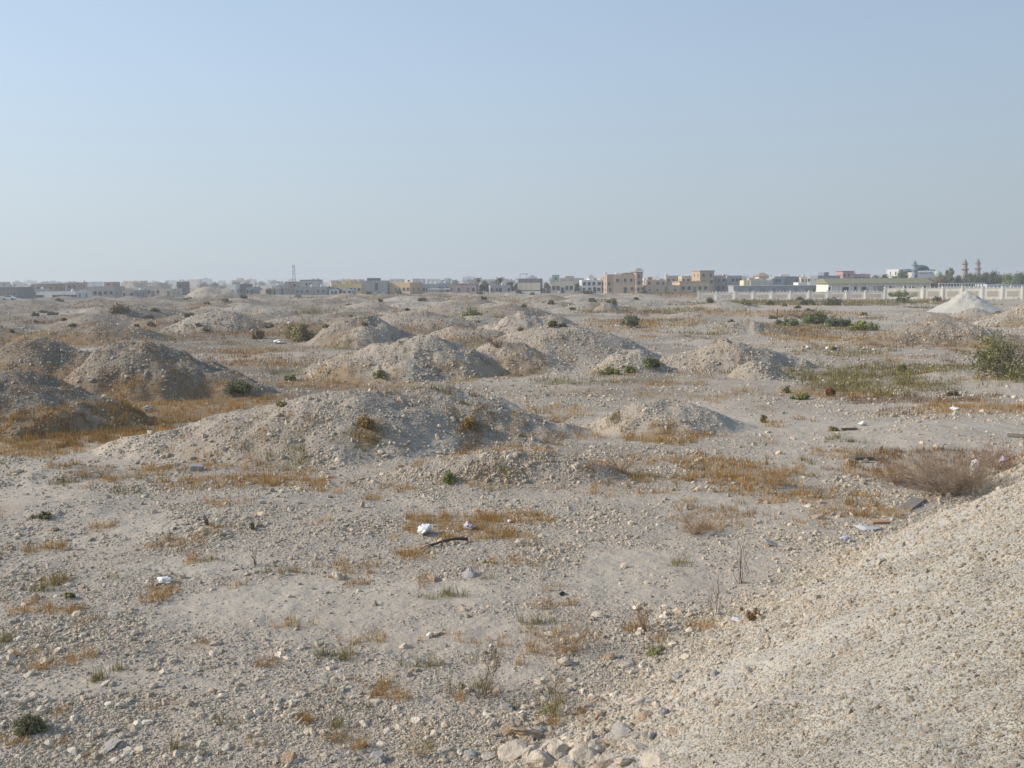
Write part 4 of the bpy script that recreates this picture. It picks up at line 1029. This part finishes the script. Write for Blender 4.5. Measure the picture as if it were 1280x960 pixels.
bld(1022, 1050, 344.5, (.22, .24, .28), 'dark blue-grey block with a small square tower', 430, wr=2, wc=5, extra=[(1032, 1038, 340.3, (.22, .24, .28))], tanks=1)
bld(1055, 1069, 339.5, (.50, .30, .28), 'tall rose-pink house above the olive warehouse roof', 440, wr=3, wc=3, trim=(.35, .16, .15), tanks=0)
bld(1068, 1089, 342.5, (.42, .30, .28), 'dull pink house right of the rose-pink house', 440, wr=3, wc=4, tanks=1)
bld(1122, 1144, 336.5, (.56, .56, .55), 'pale grey-white house left of the pointed minaret', 430, wr=3, wc=4, tanks=1)
# ridge-roofed villa top
def hip_roof(e, x0, x1, y0, y1, z0, h, mat, name='roof'):
    cx, cy = (x0 + x1) / 2, (y0 + y1) / 2; rx = (x1 - x0) * .15
    vs = [(x0, y0, z0), (x1, y0, z0), (x1, y1, z0), (x0, y1, z0), (cx - rx, cy, z0 + h), (cx + rx, cy, z0 + h)]
    me = bpy.data.meshes.new(name); me.from_pydata(vs, [], [(0, 1, 5, 4), (1, 2, 5), (2, 3, 4, 5), (3, 0, 4), (0, 3, 2, 1)]); me.materials.append(mat)
    return link(name, me, e)
MTILE = simple('roof_tile', (.30, .24, .19), var=.2, scale=2)
e = [o for o in C.objects if o.get('label', '').startswith('beige house below a small peaked')][0]
u_ = 425 / F
storey_block(e, -1 * u_, 11.5 * u_, -3, 3, 5.1, 6.1, wallm(CRM), 'roof_room', .1); hip_roof(e, -2.5 * u_, 13 * u_, -4, 4, 6.104, 1.5, MTILE)
e = [o for o in C.objects if o.get('label', '').startswith('corner tower')][0]
hip_roof(e, -1.7, 1.7, -6.3, -2.5, 8.5, 1.0, MTILE)

# warehouse with olive roof
D = 300; e = empty('warehouse', (*atdist(1101.5, D), 0), 0, 'long white warehouse under an olive green pitched roof behind the compound wall', 'warehouse')
Wd = 133 * D / F; zt = CH - (354 - hor(1101)) * D / F; zr = CH - (347.8 - hor(1101)) * D / F
boxes('wall', [(-Wd/2+.6, Wd/2-.6, 1, 13, -.2, zt, 0)], [wallm(W_)], e)
MOLIVE = simple('olive_roof', (.22, .215, .135), var=.12, scale=1, bump=.02)
vs = [(-Wd/2, 0, zt + .003), (Wd/2, 0, zt + .003), (Wd/2, 14, zt + .003), (-Wd/2, 14, zt + .003), (-Wd/2+.2, 5.5, zr), (Wd/2-.2, 5.5, zr), (Wd/2-.2, 8.5, zr), (-Wd/2+.2, 8.5, zr)]
me = bpy.data.meshes.new('roof'); me.from_pydata(vs, [], [(0, 1, 5, 4), (1, 2, 6, 5), (2, 3, 7, 6), (3, 0, 4, 7), (4, 5, 6, 7), (0, 3, 2, 1)]); me.materials.append(MOLIVE); link('roof', me, e)
R_ = random.Random(2)
for a, b, t in [(1037, 1041, 0), (1055, 1063, 1), (1069, 1073, 2), (1079, 1087, 1), (1094, 1108, 3), (1112, 1122, 2), (1130, 1135, 2), (1139, 1147, 1), (1154, 1160, 2)]:
    xa = (a - 1101.5) * D / F; xb = (b - 1101.5) * D / F
    if t == 1: boxes('loading_door', [(xa, xb, .93, 1.05, 0, zt * .72, 0)], [MGLASS], e)
    elif t == 3: boxes('shutter', [(xa, xb, .93, 1.05, 0, zt * .8, 0)], [wallm(GRY)], e)
    else: window(e, (xa + xb) / 2, zt * .45, (xb - xa) * .7, zt * .3, 1)
for k in range(12):
    x = -Wd / 2 + Wd * (k + .5) / 12
    boxes('column', [(x - .12, x + .12, .25, .49, -.2, zt, 0)], [wallm(W_)], e)
# grey metal fence building left of warehouse
D = 330; e = empty('storage_shed', (*atdist(980, D), 0), 0, 'long low grey metal shed behind the left half of the compound wall', 'shed')
Wd = 125 * D / F; zt = CH - (357.5 - hor(980)) * D / F
boxes('wall', [(-Wd/2, Wd/2, 0, 8, -.2, zt, 0)], [wallm((.34, .35, .37))], e)
boxes('roof', [(-Wd/2-.2, Wd/2+.2, -.3, 8.3, zt+.003, zt+.22, 0)], [wallm((.44, .44, .45))], e)
for k in range(9): boxes('door', [(-Wd/2 + Wd*(k+.4)/9, -Wd/2 + Wd*(k+.4)/9 + 1.3, -.06, .02, 0, 2.1, 0)], [wallm((.24, .24, .25))], e)

# ------------------------------------------------------------------ compound wall with panels
MWALL = wallm((.86, .81, .70)); MPAN = simple('beige_panel', (.56, .49, .39), var=.12, scale=2)
def comp_wall(px0, px1, D0, D1, yt0, yt1, npan, label, zb=-.4):
    P0 = atdist(px0, D0); P1 = atdist(px1, D1); L = np.linalg.norm(P1 - P0); ang = math.atan2(P1[1] - P0[1], P1[0] - P0[0])
    H = ((CH - (yt0 - hor(px0)) * D0 / F) + (CH - (yt1 - hor(px1)) * D1 / F)) / 2
    e = empty('compound_wall', (P0[0], P0[1], 0), ang, label, 'wall')
    boxes('wall_body', [(0, L, 0, .2, zb, H, 0), (-.02, L + .02, -.06, .26, H + .003, H + .12, 0)], [MWALL], e)
    st = L / npan
    for k in range(npan):
        x = k * st
        boxes('panel', [(x + st * .24, x + st * .80, -.04, -.002, H * .26, H * .74, 0)], [MPAN], e)
        boxes('pillar', [(x - .17, x + .17, -.14, -.004, zb, H - .004, 0), (x - .2, x + .2, -.12, .3, H + .124, H + .30, 0), (x - .11, x + .11, -.05, .2, H + .303, H + .5, 0)], [MWALL], e)
    if True:
        fence = []
        for k in range(int(L / .9)): fence.append((k * .9, k * .9 + .10, .05, .15, H + .124, H + .55, 0))
        boxes('spike_row', fence, [MWALL], e)
comp_wall(873, 1106, 268, 262, 366.2, 364.7, 10, 'low left stretch of the white compound wall with beige panels')
comp_wall(1106, 1330, 258, 248, 361.6, 358.6, 9, 'taller right stretch of the white compound wall with beige panels')
# back wall with balusters (right) and sheds
D = 300; c_ = atdist(1203, D); Wd = 58 * D / F; zt = CH - (353.5 - hor(1203)) * D / F
e = empty('balustrade_wall', (c_[0], c_[1], 0), 0, 'pale wall topped by a row of square openings behind the white sand heap', 'wall')
boxes('wall_body', [(-Wd/2, Wd/2, 0, .3, -.2, zt - 1.0, 0), (-Wd/2, Wd/2, 0, .3, zt - .25, zt, 0)], [wallm((.62, .62, .60))], e)
boxes('baluster', [(-Wd/2 + k * Wd / 16, -Wd/2 + k * Wd / 16 + .25, .03, .27, zt - .997, zt - .253, 0) for k in range(16)], [wallm((.62, .62, .60))], e)
bld(1235, 1262, 355.2, (.52, .53, .55), 'low pale metal shed behind the wall near the right edge', 300, wr=1, wc=3, tanks=0, depth=8, name='storage_shed', cat='shed')
bld(1262, 1300, 355.8, (.50, .52, .55), 'low pale metal shed cut off by the right edge', 300, wr=1, wc=3, tanks=0, depth=8, name='storage_shed', cat='shed')
# low pale roadside wall in front of apartment house
D = 345; c_ = atdist(800, D); e = boxes('low_wall', [(-62 * D / F, 72 * D / F, 0, .25, -.3, CH - (368.6 - hor(800)) * D / F, 0)], [wallm((.60, .55, .47))], None, (c_[0], c_[1], 0))
tag(e, 'low pale roadside wall in front of the brown apartment house', 'wall')
# mosque
D = 420; c_ = atdist(1156, D); e = empty('mosque', (c_[0], c_[1], 0), 0, 'mosque with a white balcony storey under a dark green roof', 'mosque')
u_ = D / F; zt = CH - (337 - hor(1156)) * u_
storey_block(e, -9.5 * u_, 10.5 * u_, 0, 10, -.3, zt - 1.1, wallm((.62, .60, .56)))
boxes('balcony', [(-9.8 * u_, 10.8 * u_, -1.2, -.004, zt - 3.4, zt - 1.7, 0)] + [(x * u_, (x + .5) * u_, -1.1, -.8, zt - 1.696, zt - .4, 0) for x in (-9.5, -5.5, -1.5, 2.5, 6.5, 10)], [wallm(W_)], e)
for x in (-5, 0, 5): window(e, x * u_, zt - 5.2, 1.1, 1.2, 0)
MDOME = simple('green_tiles', (.05, .09, .08), var=.2, rough=.5)
bm = bmesh.new(); bmesh.ops.create_uvsphere(bm, u_segments=24, v_segments=12, radius=1)
for v in bm.verts: v.co = Vector((v.co.x * 9.2 * u_, v.co.y * 5 + 4.5, max(0, v.co.z) * 6 * u_ + zt))
me = bpy.data.meshes.new('dome'); bm.to_mesh(me); bm.free(); me.materials.append(MDOME); link('dome', me, e)
boxes('roof_slab', [(-10.5 * u_, 11.5 * u_, -1.6, 10.4, zt - .395, zt - .05, 0)], [MDOME], e)
def minaret(px, yt, D, col, col2, label):
    c_ = atdist(px, D); zt = CH - (yt - hor(px)) * D / F; e = empty('minaret', (c_[0], c_[1], 0), 0, label, 'minaret')
    prof = [(1.15, 0), (1.1, zt * .55), (1.05, zt * .62), (1.55, zt * .64), (1.6, zt * .67), (.95, zt * .68), (.85, zt * .80), (1.3, zt * .82), (1.3, zt * .84), (.7, zt * .85), (.75, zt * .90), (.35, zt * .96), (.05, zt)]
    k0 = 9; n = 16
    def rev(pf, name, mat):
        vs = [(r * math.cos(6.2832 * k / n), r * math.sin(6.2832 * k / n), z) for r, z in pf for k in range(n)]
        fs = [(i * n + k, i * n + (k + 1) % n, (i + 1) * n + (k + 1) % n, (i + 1) * n + k) for i in range(len(pf) - 1) for k in range(n)]
        me = mesh_from(name, np.array(vs), np.array(fs), 4, [mat], False); link(name, me, e)
    rev(prof[:3], 'shaft', wallm(col)); rev(prof[2:6], 'balcony', wallm(col2)); rev(prof[5:7], 'upper_shaft', wallm(col)); rev(prof[6:10], 'gallery', wallm(col2)); rev(prof[9:], 'finial', wallm(col2))
    boxes('lattice', [(-.28, .28, -1.22, -1.13, zt * .25, zt * .32, 0), (-.28, .28, -1.20, -1.11, zt * .42, zt * .49, 0)], [MGLASS], e)
minaret(1143, 325, 420, (.25, .29, .36), (.22, .25, .31), 'blue-grey minaret beside the mosque')
minaret(1206, 323.5, 430, (.36, .29, .26), (.28, .23, .22), 'reddish brown minaret, the left one of the pair above the dark trees')
minaret(1222, 323, 455, (.31, .28, .27), (.25, .23, .22), 'slim brown minaret, the right one of the pair above the dark trees')
# telecom mast
D = 900; c_ = atdist(367.5, D); zt = CH - (331.5 - hor(367)) * D / F; e = empty('telecom_mast', (c_[0], c_[1], 0), 0, 'tall thin lattice mast on the skyline left of centre', 'mast')
out = ([], [], []); w0, w1 = 1.5, .5
for sx, sy in ((-1, -1), (1, -1), (1, 1), (-1, 1)): tube_chain(out, [Vector((sx * w0, sy * w0, 0)), Vector((sx * w1, sy * w1, zt))], .16, .12, (.8, .8, .9), 4)
for k in range(10):
    za, zb = zt * k / 10, zt * (k + 1) / 10; wa = w0 + (w1 - w0) * k / 10; wb = w0 + (w1 - w0) * (k + 1) / 10
    for (ax, ay), (bx, by) in (((-1, -1), (1, -1)), ((1, -1), (1, 1)), ((1, 1), (-1, 1)), ((-1, 1), (-1, -1))):
        tube_chain(out, [Vector((ax * wa, ay * wa, za)), Vector((bx * wb, by * wb, zb))], .08, .08, (.8, .8, .9), 3)
link('lattice', tubes_mesh('lattice', out, MTWIG), e)
boxes('antenna', [(-1.1, -.8, -.3, .3, zt - 2.5, zt - .5, 0), (.8, 1.1, -.3, .3, zt - 2.5, zt - .5, 0), (-.1, .1, -.1, .1, zt, zt + 2, 0)], [wallm(GRY)], e)
# domed spire of green
D = 440; c_ = atdist(1171, D); e = empty('water_tower', (c_[0], c_[1], 0), 0, 'pale green pointed dome peeking over the trees right of the mosque', 'dome')
zt = CH - (334.5 - hor(1171)) * D / F
boxes('base', [(-2.4, 2.4, -2.4, 2.4, 0, zt - 3.6, 0)], [wallm((.55, .58, .50))], e)
n = 16; pf = [(2.4, zt - 3.6), (2.3, zt - 2.8), (1.6, zt - 1.9), (.7, zt - 1.4), (.15, zt - 1.1), (.08, zt)]
me = mesh_from('dome', np.array([(r * math.cos(6.2832 * k / n), r * math.sin(6.2832 * k / n), z) for r, z in pf for k in range(n)]), np.array([(i * n + k, i * n + (k + 1) % n, (i + 1) * n + (k + 1) % n, (i + 1) * n + k) for i in range(len(pf) - 1) for k in range(n)]), 4, [wallm((.45, .55, .42))], True); link('dome', me, e)
e.name = 'domed_shrine'

# far skyline houses
rr2 = random.Random(23)
G_FAR = 'hazy houses on the far skyline'
for i in range(70):
    px = -20 + i * 19 + rr2.uniform(-9, 9); D = rr2.uniform(700, 2300)
    if px > 1300: break
    W2 = rr2.uniform(9, 22); H2 = rr2.uniform(4.0, 6.6) + (D > 1400) * rr2.random() * 4; c_ = atdist(px, D)
    e = empty('distant_house', (c_[0], c_[1], 0), rr2.uniform(-.4, .4), 'flat-roofed house half lost in haze on the far skyline', 'house', G_FAR)
    wm = wallm(rr2.choice([LGR, CRM, DGR, GRY, BRN, TAN, GRY]))
    storey_block(e, -W2/2, W2/2, -5, 5, -.2, H2, wm)
    if rr2.random() < .6: storey_block(e, -W2/4, W2/8, -2, 2, H2 - .5, H2 + rr2.uniform(1, 2.2), wm, 'roof_room', .3)
    for k in range(3): window(e, -W2/3 + W2/3*k, H2 * .6, 1.4, 1.5, -5)
# ------------------------------------------------------------------ trees
def tree(px, yt, wpx, D, col, label, group=None, name='tree', n=2600, yb=None, slim=False):
    R_ = random.Random(int(px * 11)); c_ = atdist(px, D); zt = CH - (yt - hor(px)) * D / F; w = wpx / 2 * D / F
    e = empty(name, (c_[0], c_[1], 0), 0, label, 'tree', group)
    vv, ff, cc = leafcloud(R_, w * 1.1, zt * .92, n, .0009 * D, col, nblob=16)
    vv[:, 2] += zt * .10 if not slim else zt * .05
    me = mesh_from('crown', vv, ff, 4, [MLEAF]); set_attr(me, 'tint', cc); link('crown', me, e)
    out = ([], [], [])
    tube_chain(out, [Vector((0, 0, -.2)), Vector((.1, 0, zt * .3)), Vector((0, .1, zt * .7))], .22, .1, (.7, .6, .5), 7)
    for k in range(6):
        th = R_.uniform(0, 6.28); z0 = zt * R_.uniform(.2, .5)
        tube_chain(out, [Vector((0, 0, z0)), Vector((math.cos(th) * w * .35, math.sin(th) * w * .35, z0 + zt * .15)), Vector((math.cos(th) * w * .7, math.sin(th) * w * .7, z0 + zt * .35))], .1, .04, (.7, .6, .5), 5)
    link('trunk', tubes_mesh('trunk', out, MTWIG), e); return e
def palm(px, yt, D, label, group=None):
    R_ = random.Random(int(px * 5)); c_ = atdist(px, D); zt = CH - (yt - hor(px)) * D / F
    e = empty('palm_tree', (c_[0], c_[1], 0), 0, label, 'palm tree', group)
    out = ([], [], []); top = Vector((.2, 0, zt - 1.6)); tube_chain(out, [Vector((0, 0, -.2)), Vector((.1, 0, zt * .4)), top], .3, .2, (.8, .65, .5), 8)
    link('trunk', tubes_mesh('trunk', out, MTWIG), e)
    vs, fs = [], []
    for k in range(26):
        th = R_.uniform(0, 6.283); el = R_.uniform(-.25, 1.25); L = R_.uniform(2.0, 2.8); nseg = 6
        prev = None; p = top.copy(); ca, sa = math.cos(th), math.sin(th); ang = el
        for s in range(nseg + 1):
            wd = .42 * math.sin(math.pi * min(1, (s + .6) / (nseg + .6))) + .03
            a = p + Vector((-sa * wd, ca * wd, -.25 * wd)); b = p - Vector((-sa * wd, ca * wd, .25 * wd)); i = len(vs); vs += [tuple(a), tuple(p), tuple(b)]
            if prev is not None: fs += [(prev, prev + 1, i + 1, i), (prev + 1, prev + 2, i + 2, i + 1)]
            prev = i; p = p + Vector((ca * math.cos(ang), sa * math.cos(ang), math.sin(ang))) * L / nseg; ang -= .33
    me = mesh_from('crown', np.array(vs), np.array(fs), 4, [MLEAF]); set_attr(me, 'tint', np.tile([.8, .85, .8, 1.], (len(vs), 1))); link('crown', me, e)
TD = (.55, .62, .6); TG = (.8, .95, .7); TB = (1.3, 1.7, .7); TBR = (1.0, .8, .8)
palm(597, 345, 420, 'tall palm at the left of the dark tree beside the pink house'); tree(605, 350, 13, 415, TD, 'dense dark tree right of the pink house')
palm(623, 344.5, 425, 'palm above the flat grey house'); tree(636, 348.5, 13, 430, TD, 'dark tree at the right end of the flat grey house')
tree(646, 350, 8, 440, TD, 'small dark tree left of the two-tone building'); tree(684, 352, 8, 450, TD, 'tree behind the low grey shed')
tree(723, 352, 9, 420, TD, 'dark tree between the cream building and the white house'); tree(750, 347.5, 8, 450, TD, 'tree peeking over the right end of the white house')
tree(818, 344.5, 8, 460, TD, 'dark tree above the pinkish brown house, left one'); tree(828, 346.5, 9, 470, TD, 'dark tree above the pinkish brown house, right one')
tree(648, 361, 6, 400, TG, 'low bushy tree at the foot of the two-tone building')
tree(1018, 356, 9, 330, TG, 'green tree at the left end of the olive-roofed warehouse', n=1200)
tree(1031, 353, 8, 340, TD, 'dark tree touching the left end of the olive-roofed warehouse', n=1200)
for k, (px, yt) in enumerate([(1094, 341.5), (1106, 341), (1117, 342)]): palm(px, yt, 430, ['left', 'middle', 'right'][k] + ' one of three palms above the olive warehouse roof', 'palms above the warehouse')
tree(1128, 338.5, 20, 425, TG, 'round green tree left of the blue-grey minaret')
tree(1175, 340, 22, 410, (1.1, .85, .8), 'brownish tree right of the mosque'); tree(1187, 327, 13, 425, (1.0, .95, .9), 'tall thin tree with a sparse crown', n=1300, slim=True)
tree(1195, 341, 18, 415, TD, 'dark tree left of the reddish brown minaret'); tree(1214, 338.5, 24, 420, TD, 'broad dark tree between the two minarets')
tree(1234, 334, 26, 415, (.65, .68, .62), 'tallest dark tree right of the minarets'); tree(1249, 341, 20, 410, TD, 'dark tree left of the bright green tree')
tree(1260, 336.5, 17, 405, TB, 'bright green tree near the right edge'); tree(1275, 335, 22, 415, (.75, .9, .6), 'dark green tree at the right edge'); tree(1296, 336, 26, 415, TD, 'dark tree beyond the right edge')
tree(1163, 345, 12, 405, TBR, 'low brownish tree directly beside the mosque wall'); tree(1222, 343, 30, 405, (.6, .62, .6), 'low dark tree in front of the right minaret')
# shed-like acacia before the wall
p = hit(1131, 379); d = p[1]; e = empty('acacia_tree', tuple(p), 0, 'flat-topped acacia spreading in front of the compound wall', 'tree')
R_ = random.Random(4); w = 22 * d / F; h = 16 * d / F
vv, ff, cc = leafcloud(R_, w, h * .5, 2200, .13, (1.1, 1.25, .95), nblob=18); vv[:, 2] += h * .48
v2, f2, c2 = leafcloud(R_, w * .45, h * .6, 900, .13, (.8, .95, .8), nblob=8)
me = mesh_from('crown', np.concatenate([vv, v2]), np.concatenate([ff, f2 + len(vv)]), 4, [MLEAF]); set_attr(me, 'tint', np.concatenate([cc, c2])); link('crown', me, e)
out = ([], [], [])
for k in range(7):
    th = R_.uniform(0, 6.28); tube_chain(out, [Vector((0, 0, -.1)), Vector((math.cos(th) * w * .3, math.sin(th) * w * .3, h * .4)), Vector((math.cos(th) * w * .75, math.sin(th) * w * .75, h * .75))], .12, .04, (.7, .6, .5), 5)
link('trunk', tubes_mesh('trunk', out, MTWIG), e)
# far hazy tree clumps
for i in range(56):
    px = rr2.uniform(-10, 1120); D = rr2.uniform(560, 1500)
    tree(px, hor(px) - rr2.uniform(-1.5, 1.2) , rr2.uniform(10, 30), D, TD, 'hazy dark tree among the houses on the far skyline', 'hazy trees on the far skyline', n=420)

# ------------------------------------------------------------------ cars
def car(px, D, col, label, rz=0):
    c_ = atdist(px, D); e = empty('parked_car', (c_[0], c_[1], .1), rz, label, 'car')
    mat = simple('car_paint', col, rough=.35, spec=.5, var=.05)
    prof = [(-2.15, .35), (-2.2, .75), (-1.95, .95), (-1.35, 1.0), (-.75, 1.45), (.75, 1.48), (1.35, 1.02), (2.0, .92), (2.2, .7), (2.15, .35)]
    def ext(pf, y0, y1, name, m):
        n = len(pf); vs = [(x, y0, z) for x, z in pf] + [(x, y1, z) for x, z in pf]
        me = bpy.data.meshes.new(name); me.from_pydata(vs, [], [tuple(range(n)), tuple(range(2 * n - 1, n - 1, -1))] + [(i, (i + 1) % n + 0, (i + 1) % n + n, i + n)[::-1] for i in range(n)]); me.materials.append(m); link(name, me, e)
    ext(prof, -.85, .85, 'body', mat)
    ext([(-1.2, 1.02), (-.7, 1.38), (.7, 1.40), (1.2, 1.03)], -.88, .88, 'side_window', MGLASS)
    for x in (-1.35, 1.35):
        for y in (-.82, .82):
            bm = bmesh.new(); bmesh.ops.create_cone(bm, cap_ends=True, segments=16, radius1=.34, radius2=.34, depth=.22)
            me = bpy.data.meshes.new('wheel'); bm.to_mesh(me); bm.free(); me.materials.append(MBLK)
            o = link('wheel', me, e, (x, y, .34)); o.rotation_euler = (math.pi / 2, 0, 0)
car(10, 345, (.8, .8, .8), 'white car parked before the dark grey block at the far left', .1)
car(474, 372, (.35, .55, .60), 'pale blue-green car parked below the large grey cube house')

# ------------------------------------------------------------------ haze box
hz = boxes('haze', [(-7000, 7000, -7000, 7000, -1.9, 26, 0)], [])
hm = bpy.data.materials.new('haze'); hm.use_nodes = True; nt = hm.node_tree; nt.nodes.remove(nt.nodes['Principled BSDF'])
pv = nt.nodes.new('ShaderNodeVolumePrincipled'); pv.inputs['Color'].default_value = (.78, .84, .90, 1); pv.inputs['Density'].default_value = .00054; pv.inputs['Anisotropy'].default_value = .3
nt.links.new(pv.outputs[0], nt.nodes['Material Output'].inputs['Volume']); hz.data.materials.append(hm)
tag(hz, kind='stuff')

# ------------------------------------------------------------------ light
SUN_EL = math.radians(29); SUN_AZ = math.radians(-91)     # azimuth clockwise from +Y (view direction); sun on the left
sd = Vector((math.sin(SUN_AZ) * math.cos(SUN_EL), math.cos(SUN_AZ) * math.cos(SUN_EL), math.sin(SUN_EL)))
sl = bpy.data.lights.new('sun', 'SUN'); sl.energy = 4.2; sl.angle = math.radians(.6); sl.color = (1.0, .89, .74)
so = bpy.data.objects.new('sun', sl); C.objects.link(so); so.rotation_euler = sd.to_track_quat('Z', 'Y').to_euler(); so.location = (0, 0, 50)
w = bpy.data.worlds.new('World'); SC.world = w; w.use_nodes = True; nt = w.node_tree
sk = nt.nodes.new('ShaderNodeTexSky'); sk.sky_type = 'NISHITA'; sk.sun_disc = False; sk.sun_elevation = SUN_EL; sk.sun_rotation = SUN_AZ
sk.air_density = 1.0; sk.dust_density = 3.0; sk.ozone_density = 1.5; sk.altitude = 0
tc = nt.nodes.new('ShaderNodeTexCoord'); sx = nt.nodes.new('ShaderNodeSeparateXYZ'); nt.links.new(tc.outputs['Generated'], sx.inputs[0])
rp = nt.nodes.new('ShaderNodeValToRGB'); nt.links.new(sx.outputs[2], rp.inputs[0]); el = rp.color_ramp.elements
while len(el) < 5: el.new(.5)
for k_, (p_, c_) in enumerate([(0, (.535, .62, .665)), (.07, (.515, .61, .685)), (.18, (.465, .59, .735)), (.32, (.38, .51, .70)), (1, (.17, .29, .50))]):
    el[k_].position = p_; el[k_].color = (*c_, 1)
sc_ = nt.nodes.new('ShaderNodeVectorMath'); sc_.operation = 'SCALE'; sc_.inputs[3].default_value = 10.0; nt.links.new(rp.outputs[0], sc_.inputs[0])
mxw = nt.nodes.new('ShaderNodeMix'); mxw.data_type = 'RGBA'; mxw.inputs[0].default_value = .82
nt.links.new(sk.outputs[0], mxw.inputs[6]); nt.links.new(sc_.outputs[0], mxw.inputs[7])
# hazy air is brighter on the sun's side
dt = nt.nodes.new('ShaderNodeVectorMath'); dt.operation = 'DOT_PRODUCT'; nt.links.new(tc.outputs['Generated'], dt.inputs[0]); dt.inputs[1].default_value = tuple(sd)
mr = nt.nodes.new('ShaderNodeMapRange'); nt.links.new(dt.outputs['Value'], mr.inputs[0]); mr.inputs[1].default_value = -.5; mr.inputs[2].default_value = .55; mr.inputs[3].default_value = .82; mr.inputs[4].default_value = 1.20
fr_ = nt.nodes.new('ShaderNodeMix'); fr_.data_type = 'RGBA'; nt.links.new(mr.outputs[0], fr_.inputs[0])
gm = nt.nodes.new('ShaderNodeVectorMath'); gm.operation = 'SCALE'; nt.links.new(mr.outputs[0], gm.inputs[3])
bg = nt.nodes['Background']; nt.links.new(mxw.outputs[2], gm.inputs[0]); nt.links.new(gm.outputs[0], bg.inputs[0])
nt.nodes.remove(fr_); bg.inputs[1].default_value = .10
SC.view_settings.view_transform = 'Standard'; SC.view_settings.look = 'None'; SC.view_settings.gamma = 1; SC.view_settings.exposure = .13
SC.cycles.max_bounces = 6; SC.cycles.diffuse_bounces = 3; SC.cycles.glossy_bounces = 2; SC.cycles.volume_bounces = 1; SC.cycles.transparent_max_bounces = 6
SC.cycles.use_denoising = True
print('done')
